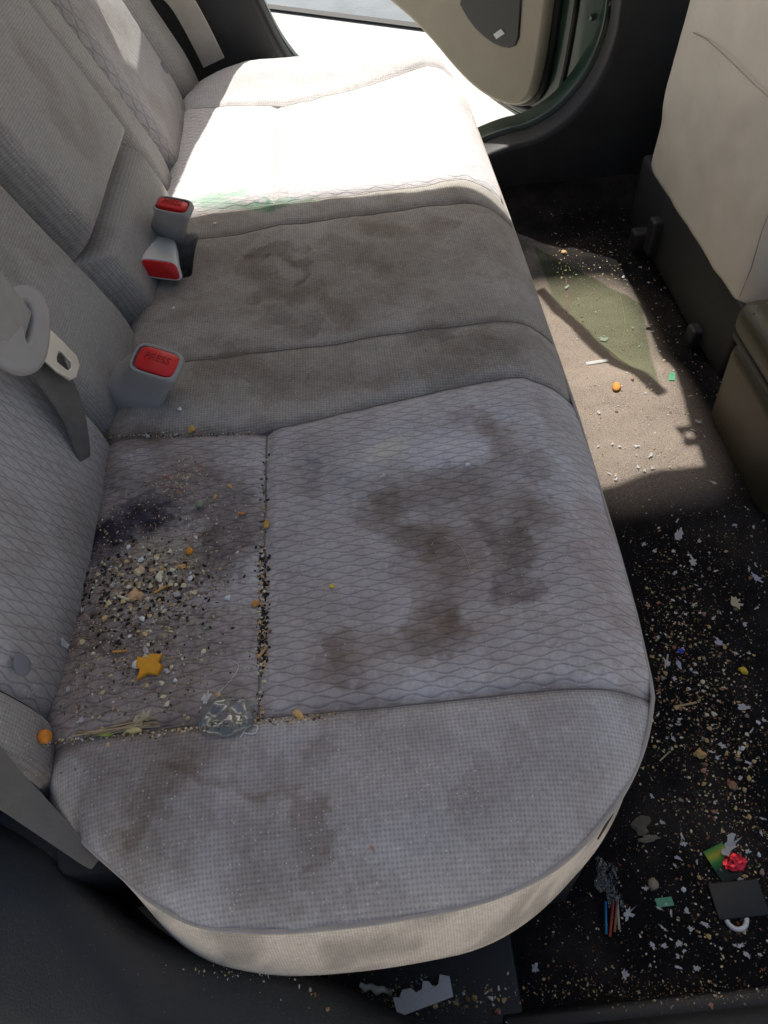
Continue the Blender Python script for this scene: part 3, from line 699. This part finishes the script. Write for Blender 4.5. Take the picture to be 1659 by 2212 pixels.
rbox('seat_rail',(.535,1.27,.01),(.75,1.30,.05),.006,M['black_plastic'],fs)
rbox('seat_rail',(.545,.97,.01),(.75,1.00,.045),.006,M['black_plastic'],fs)
rbox('rail_bracket',(.545,1.22,.03),(.60,1.25,.10),.006,M['black_plastic'],fs)
cons=empty('center_console',(.62,.71,0),'dark olive centre console behind the front seats','console')
rbox('console_body',(.515,.60,.0),(.95,.815,.165),.025,M['console'],cons,4,fn=lambda v:Vector((v.x-.04*(v.z-.08),v.y,v.z)))
rbox('console_lid',(.508,.592,.170),(.96,.822,.225),.022,M['console'],cons,4)
rbox('lid_gasket',(.515,.60,.160),(.95,.815,.175),.004,M['rubber'],cons)
# ---------------------------------------------------------------- ray casting onto the surfaces
bpy.context.view_layer.update()
vs=[];ps=[]
for o in cps+bps+[fl_,plate,skirt]+[c for c in arch.children]+[c for c in sill.children]+[c for c in cons.children]:
    mw=o.matrix_world; b0=len(vs); vs+= [mw@v.co for v in o.data.vertices]; ps+=[tuple(b0+i for i in p.vertices) for p in o.data.polygons]
bvh=BVHTree.FromPolygons(vs,ps)
def hit(px,py,fb=False):
    d_=ray(px,py).normalized(); loc,nr,i,dist=bvh.ray_cast(CAM,d_)
    if loc is None: return (P(px,py,.335),Vector((0,0,1))) if fb else None
    if nr.dot(d_)>0: nr=-nr
    if fb and loc.z<.31 and py<1610: return (P(px,py,.335),Vector((0,0,1)))
    return loc,nr
# ---------------------------------------------------------------- crumbs
bm=bmesh.new(); bmesh.ops.create_icosphere(bm,subdivisions=1,radius=1); bm.verts.ensure_lookup_table()
IV=[v.co.copy() for v in bm.verts]; IF=[tuple(v.index for v in f.verts) for f in bm.faces]; bm.free()
class Stuff:
    def __init__(s): s.v=[];s.f=[];s.c=[]
    def chunk(s,c,r,colr,st=(1,1,.7)):
        b=len(s.v); rt=Matrix.Rotation(random.uniform(0,6.28),3,'Z')@Matrix.Rotation(random.uniform(-.5,.5),3,'X')
        for v in IV:
            k=random.uniform(.55,1.25); s.v.append(c+rt@Vector((v.x*st[0],v.y*st[1],v.z*st[2]))*r*k); s.c.append(colr)
        s.f+=[tuple(b+i for i in f) for f in IF]
    def build(s,name,label,cat):
        me=bpy.data.meshes.new(name); me.from_pydata(s.v,[],s.f); ca=me.color_attributes.new('Col','FLOAT_COLOR','POINT')
        ca.data.foreach_set('color',[q for c in s.c for q in (*c,1)])
        o=link(name,me,M['crumb'],None,False); return tag(o,label,cat,kind='stuff')
CR=[(.72,.58,.36),(.80,.72,.50),(.62,.43,.21),(.82,.79,.70),(.46,.31,.18),(.74,.51,.24),(.36,.27,.19)]
DK=[(.02,.016,.013),(.03,.02,.015),(.06,.04,.03)]
BN=[(.17,.10,.06),(.24,.15,.08),(.12,.07,.045)]
def scatter(S_,n,cx,cy,sx_,sy_,rmin,rmax,pal,flt=None,box=None):
    for _ in range(n):
        if box: px=random.uniform(*box[:2]); py=random.uniform(*box[2:])
        else: px=random.gauss(cx,sx_); py=random.gauss(cy,sy_)
        if flt and not flt(px,py): continue
        h=hit(px,py)
        if not h or h[1].z<.7: continue
        r=rmin+(rmax-rmin)*random.random()**3
        st=random.choice([(1,1,.6),(1.5,.8,.4),(1,.7,.5),(1.3,1,.3)])
        c=random.choice(pal); k=random.uniform(.8,1.1)
        S_.chunk(h[0]+h[1]*r*.3,r,tuple(v*k for v in c),st)
seatc=Stuff()
inseat=lambda a,b: 75+ (1600-b)*.2 < a < 1400 and b<2000
scatter(seatc,1000,310,1262,80,50,.0005,.0019,CR+CR+DK+BN+BN,inseat)
scatter(seatc,1500,290,1240,110,130,.0003,.0010,CR+CR+BN+DK,inseat)
scatter(seatc,420,300,1430,90,80,.0004,.0014,CR+DK+BN,inseat)
scatter(seatc,360,180,1400,60,110,.0004,.0013,CR+DK+BN,inseat)
scatter(seatc,300,395,1035,30,26,.0004,.0013,[(.66,.22,.16),(.66,.44,.28),(.78,.66,.45)],inseat)
scatter(seatc,250,400,1160,90,60,.0004,.0010,CR,inseat)
scatter(seatc,600,0,0,0,0,.0003,.0010,CR+CR+DK+BN,inseat,(150,560,960,1560))
scatter(seatc,300,0,0,0,0,.0002,.0007,CR,inseat,(600,1350,850,1480))
scatter(seatc,120,0,0,0,0,.0003,.0008,[(.85,.83,.78)],inseat,(250,1150,500,900))
scatter(seatc,100,0,0,0,0,.0003,.0008,[(.85,.83,.78)],inseat,(150,1250,1600,1950))
scatter(seatc,220,830,990,45,13,.0002,.0005,[(.88,.82,.5)],inseat)
for _ in range(520):
    t=random.random(); px=575-15*t+random.gauss(0,5); py=960+600*t
    if random.random()<.6: py=random.uniform(1180,1440)
    h=hit(px,py)
    if h: r=random.uniform(.0005,.0017); seatc.chunk(h[0]+h[1]*r*.4,r,random.choice(CR+CR+DK+DK+DK+BN+BN),(1.3,.8,.7))
for _ in range(320):
    t=random.random(); px=90+650*t; py=1605-60*t+random.gauss(0,4); h=hit(px,py)
    if h and h[0].z>.31: r=random.uniform(.0004,.0013); seatc.chunk(h[0]+h[1]*r*.4,r,random.choice(CR+BN))
for _ in range(160):
    t=random.random(); px=200+350*t; py=945-8*t+random.gauss(0,3); h=hit(px,py)
    if h: r=random.uniform(.0004,.0011); seatc.chunk(h[0]+h[1]*r*.4,r,random.choice(CR+DK))
for _ in range(240):
    t=random.random(); px=80+290*t+random.gauss(4,4); py=1590-1370*t; h=hit(px,py)
    if h and h[1].z>.5 and h[0].z>.31: r=random.uniform(.0004,.0013); seatc.chunk(h[0]+h[1]*r*.4,r,random.choice(CR))
seatc.build('seat_crumbs','fine tan and dark crumbs sprinkled over the seat cushion','crumbs')
flc=Stuff()
seg=lambda a,b: a>np.interp(b,[400,830,1130,1450,1600,1740,1880,2000],[1150,1255,1335,1415,1405,1345,1220,1100])
FC=CR+BN+[(.35,.12,.06),(.3,.2,.1)]
scatter(flc,3000,0,0,0,0,.0004,.0015,FC,seg,(1150,1659,480,2160))
scatter(flc,1000,1490,1440,75,120,.0005,.0020,FC+[(.35,.16,.10),(.45,.3,.22)],seg)
scatter(flc,1200,1560,1660,90,170,.0004,.0017,FC,seg)
scatter(flc,500,1430,1330,45,110,.0004,.0016,FC,seg)
scatter(flc,500,1570,1200,90,90,.0004,.0014,FC,seg)
scatter(flc,400,1590,1900,70,100,.0004,.0017,FC,seg)
scatter(flc,600,1400,760,110,130,.0005,.0018,CR,seg)
scatter(flc,500,1260,570,90,60,.0005,.0020,CR,seg)
scatter(flc,400,1400,2140,180,20,.0004,.0014,FC)
scatter(flc,450,900,2155,110,20,.0004,.0017,FC)
scatter(flc,200,620,2098,110,9,.0003,.0011,CR)
flc.build('floor_crumbs','fine tan crumbs and grit scattered over the black carpet','crumbs')
# individual pieces
PM={}
def pm(c,rough=.7):
    if c not in PM: PM[c]=plain('piece_%d'%len(PM),c,rough,.1,300,bump=.0003,bscale=1500)
    return PM[c]
W=(.88,.88,.88);OR=(.90,.34,.03);TA=(.70,.52,.29);CRM=(.85,.77,.55);YE=(.85,.63,.09);GN2=(.16,.62,.36)
def piece(name,px,py,r,c,label,cat,group=None,st=(1,1,.6),sub=2,rough=.7,jit=.22,smooth=None):
    h=hit(px,py)
    if not h or (group and h[1].z<.7): return
    bm=bmesh.new(); bmesh.ops.create_icosphere(bm,subdivisions=sub,radius=1)
    sd_=random.random()*50
    for v in bm.verts:
        k=1+jit*math.sin(v.co.x*3.1+sd_)*math.cos(v.co.y*2.7+sd_*2)+jit*.8*math.sin(v.co.z*5+v.co.x*6+sd_)+random.uniform(-jit,jit)*.35
        v.co=Vector((v.co.x*st[0]*k,v.co.y*st[1]*k,v.co.z*st[2]*k))*r
    o=bmobj(name,bm,pm(c,rough),None,(jit<.12) if smooth is None else smooth); o.location=h[0]+h[1]*r*st[2]*.75
    q=h[1].to_track_quat('Z','Y').to_matrix()@Matrix.Rotation(random.uniform(0,6.28),3,'Z'); o.rotation_euler=q.to_euler()
    return tag(o,label,cat,group)
def scrap(name,px,py,sx_,sy_,c,label,cat,group=None,ang=None,curl=.3,rect=False,mat=None,lift=.0015,thick=.0004):
    h=hit(px,py)
    if not h or (group and h[1].z<.7): return
    n_=18; ang=random.uniform(0,6.28) if ang is None else ang
    loop=[]
    if rect: 
        cs=[(-1,-1),(1,-1),(1,1),(-1,1)]
        for i in range(4):
            a_,b_=cs[i],cs[(i+1)%4]
            for k in range(4): t=k/4; loop.append(((a_[0]+(b_[0]-a_[0])*t)*sx_,(a_[1]+(b_[1]-a_[1])*t)*sy_))
    else:
        for k in range(n_):
            t=2*math.pi*k/n_; q=random.uniform(.35,1.25); loop.append((math.cos(t)*sx_*q,math.sin(t)*sy_*q))
    bm=bmesh.new(); ph=random.uniform(0,6)
    def zf(a_,b_): 
        return lift+curl*((a_/sx_)**2*.5+.25*math.sin(a_/sx_*3+ph)*math.cos(b_/sy_*3+ph)+.25)*min(sx_,sy_)
    rings=[]
    for s in (0,.4,.75,1):
        if s==0: rings.append([bm.verts.new((0,0,zf(0,0)))]); continue
        rings.append([bm.verts.new((a_*s,b_*s,zf(a_*s,b_*s))) for a_,b_ in loop])
    N=len(loop)
    for k in range(N): bm.faces.new((rings[0][0],rings[1][k],rings[1][(k+1)%N]))
    for j in (1,2):
        for k in range(N): bm.faces.new((rings[j][k],rings[j+1][k],rings[j+1][(k+1)%N],rings[j][(k+1)%N]))
    bmesh.ops.solidify(bm,geom=bm.faces[:],thickness=thick)
    o=bmobj(name,bm,mat or pm(c,.6),None,True); sharp(o,50)
    o.location=h[0]; o.rotation_euler=(h[1].to_track_quat('Z','Y').to_matrix()@Matrix.Rotation(ang,3,'Z')).to_euler()
    return tag(o,label,cat,group)
piece('candy',86,1593,.0050,(.85,.27,.02),'round orange candy in the near rear corner of the seat','candy',st=(1,1,1),jit=.02,rough=.35,sub=3)
h=hit(325,1443,True); fr=frame(h[0]+h[1]*.003,(1,.25,.05),(-.2,1,.1)); ck=[(-.009,-.007),(-.002,-.005),(.005,-.009),(.009,-.004),(.006,.000),(.010,.005),(.003,.008),(-.001,.005),(-.007,.009),(-.009,.003),(-.006,-.001)]
ck=[(x_*.92,y_*.92) for x_,y_ in ck]
o=flat('cracker_chunk',ck,[],fr,.0050,.0012,pm((.88,.38,.02)),None); tag(o,'largest orange cracker chunk in the lower crumb pile','cracker')
piece('mint',298,1437,.0042,W,'small white round tablet beside the largest orange cracker chunk','tablet',st=(1,1,.5),jit=.04)
piece('bread_crumb',295,1290,.0056,(.80,.50,.25),'toasted bread lump below the seed pile','bread crumb',jit=.3)
piece('bread_crumb',302,1238,.0044,(.76,.58,.36),'tan bread lump in the middle of the seed pile','bread crumb',jit=.3)
piece('bread_crumb',345,1250,.0038,CRM,'cream bread lump right of the middle of the seed pile','bread crumb',st=(1.3,.7,.6))
piece('cracker_bit',410,1193,.0034,OR,'rounded orange bit above the seed pile','cracker',jit=.1)
piece('cracker_bit',577,1135,.0034,(.8,.42,.08),'orange bit caught in the upper cross seam','cracker')
piece('cracker_bit',395,1226,.0028,(.75,.42,.12),'orange bit at the upper right of the seed pile','cracker')
piece('cracker_bit',645,1547,.0040,(.75,.48,.2),'tan orange lump on the lower seam','cracker',st=(1.2,.7,.5),jit=.35)
piece('cracker_bit',415,928,.0034,(.78,.45,.12),'orange flake on the upper edge seam','cracker')
piece('cracker_bit',718,1268,.0022,YE,'tiny yellow bit alone on the wide panel','cracker')
piece('cracker_bit',551,1306,.0032,(.75,.33,.08),'orange brown bit in the cross seam halfway down','cracker')
piece('cracker_bit',497,1052,.0024,(.78,.42,.12),'small orange curl left of the upper cross seam','cracker',st=(1.5,.5,.5))
piece('cracker_bit',465,1075,.0026,(.75,.50,.15),'small yellow curl beside the green cube','cracker',st=(1.5,.5,.5))
piece('green_cube',432,1092,.0042,(.32,.36,.25),'dull green cube crumb right of the purple stain','crumb',st=(1,1,.8),sub=1)
for i,(a_,b_,l_) in enumerate([(375,667,'white crumb on the middle dotted panel'),(465,484,'pale crumb behind the centre buckles'),(388,885,'white crumb in front of the single buckle'),(492,1293,'small white crumb left of the cross seam'),(1010,1005,'tiny white crumb inside the pale arc on the wide panel')]):
    piece('crumb',a_,b_,.0022,W if i!=1 else CRM,l_,'crumb')
for i in range(60):
    a_=random.gauss(300,70); b_=random.gauss(1265,45) if i<38 else random.gauss(1440,50)
    if a_>130: piece('crumb',a_,b_,random.uniform(.0013,.0027),random.choice([CRM,TA,W,(.75,.53,.24),(.78,.66,.42)]),'small tan crumb in the crumb pile on the near rear seat panel','crumb','crumbs in the seat pile',sub=1,jit=.35)
for i in range(170):
    if i<130: a_=random.gauss(300,80); b_=random.gauss(1285,52)
    else: a_=574+random.gauss(0,5); b_=random.uniform(1180,1430)
    if a_>130: piece('seed',a_,b_,random.uniform(.0010,.0016),(.018,.015,.012),'small black seed among the crumbs on the near rear seat panel','seed','black seeds on the seat',st=(1.6,.8,.7),sub=1,jit=.1)
for a_,b_,s_,l_ in [(132,1390,.0065,'curled white scrap at the rear edge of the near panel'),(150,1492,.0045,'white scrap near the rear edge, below the curled one'),(178,1557,.0040,'pale scrap just above the dry grass bundle'),(447,1510,.0055,'white scrap above the clear gel blob'),(828,1030,.0038,'white scrap in the pale arc of the wide panel'),(390,1190,.0036,'white scrap beside the rounded orange bit'),(247,1266,.0042,'white scrap left of the seed pile'),(380,1285,.0044,'white scrap right of the toasted bread lump'),(318,1410,.0044,'white scrap above the largest orange chunk'),(362,1452,.0036,'white scrap right of the largest orange chunk'),(180,1320,.0034,'white scrap low on the left of the seed pile'),(320,943,.0035,'white flake on the upper seam near the backrest')]:
    scrap('paper_scrap',a_,b_,s_,s_*.55,W,l_,'paper scrap',curl=.6)
scrap('chip_flake',310,1550,.007,.005,CRM,'cream coloured flake above the dry grass bundle','flake',curl=.4,ang=1.2)
scrap('green_scrap',445,1358,.0035,.0025,(.45,.62,.50),'pale green scrap right of the lower crumb pile','scrap')
scrap('red_fibre',805,1832,.003,.0006,(.75,.30,.22),'tiny red fibre on the near bolster','fibre')
def stick(name,p,r,c,label,cat,group=None):
    pts=[]
    for a_,b_ in p:
        h=hit(a_,b_)
        if h: pts.append(h[0]+h[1]*(r*1.2+.0006))
    if len(pts)<2: return
    pts=[Vector(q) for q in smooth_loop([tuple(q) for q in pts],2,False)] if len(pts)>2 else pts
    base=pts[0].copy(); o=tube(name,[q-base for q in pts],r,pm(c),None,6); o.location=base; return tag(o,label,cat,group)
stick('noodle',[(335,1283),(362,1268)],.0012,(.8,.42,.10),'short orange noodle on the seed pile','noodle')
stick('noodle',[(256,1290),(282,1300)],.0012,CRM,'short cream noodle left of the toasted bread lump','noodle')
stick('noodle',[(246,1411),(276,1409)],.0011,(.78,.36,.08),'short orange noodle above the lower crumb pile','noodle')
stick('noodle',[(516,1112),(532,1112)],.0012,(.78,.32,.10),'short orange noodle near the upper cross seam','noodle')
stick('noodle',[(556,1425),(578,1402)],.0012,(.70,.42,.18),'tan noodle standing in the lower cross seam','noodle')
grs=empty('dry_grass_bundle',hit(250,1583,True)[0],'bundle of dry straw lying along the near seam','straw')
for i in range(18):
    x0=random.uniform(160,240); x1=random.uniform(280,360); y0=1597-(x0-80)*.09+random.uniform(-10,4); y1=1597-(x1-80)*.09-random.uniform(-4,26)
    pts=[]
    for t in (0,.33,.66,1):
        h=hit(x0+(x1-x0)*t,y0+(y1-y0)*t+4*math.sin(t*3+i),True); pts.append(h[0]+h[1]*(.0012+.003*random.random()))
    tube('straw',pts,.0005,pm(random.choice([(.58,.44,.25),(.66,.56,.36),(.35,.26,.16)])),grs,5)
piece('seed_pod',232,1585,.0038,(.55,.60,.12),'yellow green seed pod in the straw on the near seam','seed pod',st=(1.5,.6,.6),smooth=True)
piece('seed_pod',290,1580,.0038,(.72,.60,.25),'yellow husk at the right end of the straw','husk',st=(1.4,.7,.6),smooth=True)
h=hit(492,1550,True); bm=bmesh.new(); bmesh.ops.create_icosphere(bm,subdivisions=5,radius=1)
for v in bm.verts:
    k=1+.10*math.sin(v.co.x*4+1)*math.cos(v.co.y*5); rr=math.hypot(v.co.x,v.co.y)
    v.co=Vector((v.co.x*.021*k,v.co.y*.0150*k,v.co.z*(.0085 if v.co.z>0 else .004)+(.0014*math.sin(v.co.x*7+1)*math.sin(v.co.y*5+2)-.0034*math.exp(-(rr/.45)**2) if v.co.z>0 else 0)))
ge=bmobj('gel_blob',bm,M['gel']); ge.location=h[0]+h[1]*.004; tag(ge,'clear jelly like blob on the near seam','blob')
stick('thread',[(520,1595),(535,1570),(560,1568),(552,1590),(525,1584)],.0004,W,'loose white thread right of the clear blob','thread')
stick('hair',[(470,1500),(500,1470),(520,1440),(505,1430)],.0002,W,'fine hair above the clear blob','hair')
stick('hair',[(175,1120),(210,1128),(232,1150)],.0003,(.4,.3,.2),'curved hair over the purple stain','hair')
stick('hair',[(960,1160),(1000,1180),(1020,1240)],.0002,(.55,.5,.45),'fine hair on the stained wide panel','hair')
for a_,b_,s_,k_,l_ in [(1465,1160,.012,.4,'long crumpled white tissue strip, farthest on the near floor'),(1497,1215,.009,.6,'crumpled tissue just below the long strip'),(1413,1192,.005,.6,'small tissue bit beside the cushion, left of the long strip'),(1633,1252,.011,.5,'pale lilac wrapper scrap at the right edge'),(1553,1390,.008,.6,'square lilac scrap above the grit cluster'),(1465,1437,.010,.35,'folded lilac slip in the grit cluster'),(1440,1433,.010,.5,'white popcorn like scrap in the grit cluster'),(1470,1405,.006,.5,'white strip at the top of the grit cluster'),(1575,1830,.013,.6,'twisted white tissue above the red foil'),(1355,1975,.009,.6,'white crumpled bit beside the plastic sticks'),(1605,1530,.008,.6,'torn white bit right of the wood sliver'),(1545,1235,.005,.5,'white fleck right of the crumpled tissue'),(1155,2090,.006,.6,'white crumb near the floor plate edge'),(1600,1905,.006,.6,'white bit right of the rainbow sticker'),(1560,1612,.005,.6,'white fleck in the lower grit'),(1540,1045,.006,.5,'white fleck past the corner of the sunlit patch'),(1507,913,.007,.6,'white scrap at the edge of the hump'),(1350,2108,.006,.6,'white fleck near the door sill'),(1405,985,.006,.4,'white sliver in the large sun patch'),(1225,622,.009,.4,'curved white peel beyond the green sun patch'),(1295,893,.005,.5,'small white bit in the sun patch')]:
    scrap('paper_scrap',a_,b_,s_,s_*k_,W if 'lilac' not in l_ else (.76,.76,.93),l_,'paper scrap',curl=.9)
scrap('paper_strip',1290,783,.019,.0045,W,'straight white paper strip in the sun patch','paper strip',rect=True,ang=-.35,curl=.1)
scrap('paper_scrap',1303,733,.009,.005,W,'short white scrap above the straight strip in the sun','paper scrap',curl=.3)
scrap('green_scrap',1452,815,.009,.0045,GN2,'bright green scrap in the shade of the far floor','scrap',rect=True,ang=-.5,curl=.2)
scrap('green_scrap',1435,1950,.0085,.0042,(.26,.68,.44),'mint green rectangle near the door sill','scrap',rect=True,ang=-.2,curl=.1)
scrap('chip_flake',1590,1305,.011,.007,(.80,.76,.54),'cream triangular chip flake below the lilac wrapper','flake',curl=.4,ang=1.4)
piece('cracker_bit',1332,838,.0085,(.78,.32,.05),'orange cracker half at the end of the sun patch strip','cracker',st=(1.3,.8,.4),jit=.1)
piece('cracker_bit',1510,1630,.0060,(.62,.38,.15),'brown orange cracker piece in the lower grit','cracker',jit=.35)
piece('cracker_bit',1605,1450,.0048,(.80,.56,.05),'yellow cracker piece right of the grit cluster','cracker')
piece('cracker_bit',1218,547,.0055,(.65,.42,.2),'tan crumb at the far end of the floor','crumb')
piece('cracker_bit',1580,1697,.0050,(.35,.18,.10),'brown chip in the lower right grit','crumb')
piece('wood_chip',1385,1785,.010,(.13,.11,.08),'crumbling grey brown chip on the carpet beside the cushion corner','chip',st=(.9,1,.2),jit=.4)
piece('wood_chip',1402,1812,.009,(.20,.17,.12),'longer brown chip right below the crumbling chip','chip',st=(.35,1.3,.2),jit=.3)
piece('pebble',1410,1912,.0060,(.32,.26,.18),'brown pebble above the mint green rectangle','pebble',jit=.1)
piece('bead',1517,717,.0045,(.5,.5,.62),'pale blue bead on the far floor','bead',jit=.1)
piece('pebble',1400,708,.0045,(.12,.10,.09),'dark pebble at the green sun patch corner','pebble')
piece('bead',1470,1408,.0042,(.05,.07,.45),'dark blue bead in the grit cluster','bead',jit=.05)
stick('wood_sliver',[(1455,1528),(1480,1524),(1503,1519)],.0013,(.58,.38,.2),'thin wood sliver below the grit cluster','sliver')
stick('straw_stem',[(1300,745),(1340,775),(1372,800)],.0006,(.7,.6,.35),'thin straw stem in the green sun patch','stem')
stick('straw_stem',[(1425,1645),(1445,1625)],.0008,(.6,.48,.3),'short bent straw in the lower grit','stem')
stick('pink_thread',[(1222,600),(1226,640),(1224,670)],.0006,(.7,.15,.4),'pink thread on the far floor','thread')
stick('fibre',[(1340,640),(1352,700),(1346,730)],.0004,(.55,.5,.3),'pale fibre in the green sun patch','fibre')
cmat('foil',(.80,.04,.06),.22,metal=.7)
h=hit(1585,1865,True); bm=bmesh.new(); bmesh.ops.create_icosphere(bm,subdivisions=3,radius=1)
for v in bm.verts:
    k=random.uniform(.7,1.1); v.co=Vector((v.co.x*.013*k,v.co.y*.009*k,v.co.z*.005*k))
o=bmobj('foil_ball',bm,M['foil'],None,False); o.location=h[0]+Vector((0,0,.004)); tag(o,'crumpled red foil on the near carpet','foil')
n=NT('rainbow_print'); tc=n.obj(); s_=n.n('ShaderNodeSeparateXYZ'); n.l(tc,s_.inputs[0])
f=n.mth('ADD',n.mth('MULTIPLY',s_.outputs[1],30),.5); rp=n.n('ShaderNodeValToRGB'); n.l(f,rp.inputs[0]); e=rp.color_ramp.elements
for _ in range(3): e.new(.5)
for el,(p_,c_) in zip(e,[(0,(.01,.015,.01)),(.4,(.01,.06,.02)),(.6,(.05,.45,.08)),(.78,(.75,.7,.05)),(1,(.05,.4,.10))]): el.position=p_; el.color=(*c_,1)
n.l(rp.outputs[0],n.b.inputs['Base Color']); n.b.inputs['Roughness'].default_value=.3
scrap('rainbow_sticker',1560,1866,.012,.017,None,'green and yellow striped foil sticker left of the red foil','sticker',rect=True,ang=-.1,curl=.15,mat=n.m)
h=hit(1592,1945,True)[0]
t=empty('fabric_tag',h,'flat black tag lying near the door sill','tag')
rbox('tag_plate',(h.x-.026,h.y-.017,h.z+.002),(h.x+.026,h.y+.017,h.z+.006),.0015,M['rubber'],t)
h=hit(1588,1985,True)[0]; pts=[(h.x+.010*math.cos(k*.3927),h.y+.010*math.sin(k*.3927),h.z+.003) for k in range(16)]
o=tube('plastic_ring',pts,.0024,pm((.80,.80,.78)),None,8,True); tag(o,'white plastic ring half under the black tag','ring')
ws=empty('wrapped_sticks',hit(1325,1985,True)[0],'small packet of red, blue and clear plastic sticks on the near floor','sticks')
for a_,b_,c_,e_ in [(1308,1990,(.02,.20,.45),1306),(1316,1995,(.45,.05,.05),1322),(1326,1985,(.30,.16,.08),1332),(1336,1980,(.45,.40,.36),1330)]:
    q=hit(a_,b_+30,True)[0]; q2=hit(e_,b_-40,True)[0]; tube('stick',[q+Vector((0,0,.004)),q2+Vector((0,0,.006))],.0014,pm(c_,.3),ws,6)
scrap('clear_wrapper',1310,1912,.014,.024,None,'crumpled clear wrapper above the plastic sticks','wrapper',curl=.5,mat=M['film'])
h=hit(915,2150,True); q=h[0]
card=[(-.028,-.010),(.026,-.010),(.028,.006),(.020,.010),(.016,.003),(.011,.002),(.008,.008),(.003,.010),(.000,.004),(-.006,.003),(-.010,.008),(-.018,.009),(-.022,.004),(-.028,.006)]
fr=frame(q+Vector((0,0,.008)),(1,.22,.02),(-.2,1,.10)); o=flat('torn_card',card,[],fr,.0007,.0002,pm((.92,.92,.95)),None); tag(o,'torn white card with wavy edge under the near cushion end','card')
scrap('clear_wrapper',912,2118,.011,.007,None,'clear plastic bit behind the torn white card','wrapper',curl=.6,mat=M['film'])
pts=[]
for a_,b_ in [(778,2128),(790,2136),(802,2132),(815,2142),(828,2138),(842,2145)]:
    hh=hit(a_,b_,True); pts.append(hh[0]+Vector((0,0,.003)))
o=tube('foam_squiggle',pts,[.002,.0035,.0028,.004,.0028,.002],pm((.80,.82,.74)),None,8); tag(o,'lumpy white foam strand left of the torn card','foam')
for i in range(170):
    if i<70: a_=random.gauss(1490,75); b_=random.gauss(1440,120)
    elif i<130: a_=random.gauss(1570,65); b_=random.gauss(1680,170)
    elif i<150: a_=random.uniform(1200,1500); b_=random.uniform(520,1050)
    else: a_=random.gauss(950,110); b_=random.gauss(2165,12)
    if a_<1655 and (b_>2080 or seg(a_,b_)):
        piece('crumb',a_,b_,random.uniform(.0013,.0030),random.choice([CRM,TA,W,(.42,.22,.14),(.6,.4,.16),(.65,.45,.15),(.30,.24,.20),(.25,.14,.08)]),'small crumb in the grit on the black car floor','crumb','crumbs on the car floor',sub=1,jit=.4)
for i in range(125):
    if i<90: a_=random.uniform(1380,1650); b_=random.uniform(1120,2100)
    else: a_=random.uniform(1190,1540); b_=random.uniform(520,1050)
    if seg(a_,b_): scrap('paper_fleck',a_,b_,random.uniform(.0018,.0048),random.uniform(.0012,.0028),W,'tiny white paper fleck on the black car floor','paper fleck','white flecks on the car floor',curl=.8)
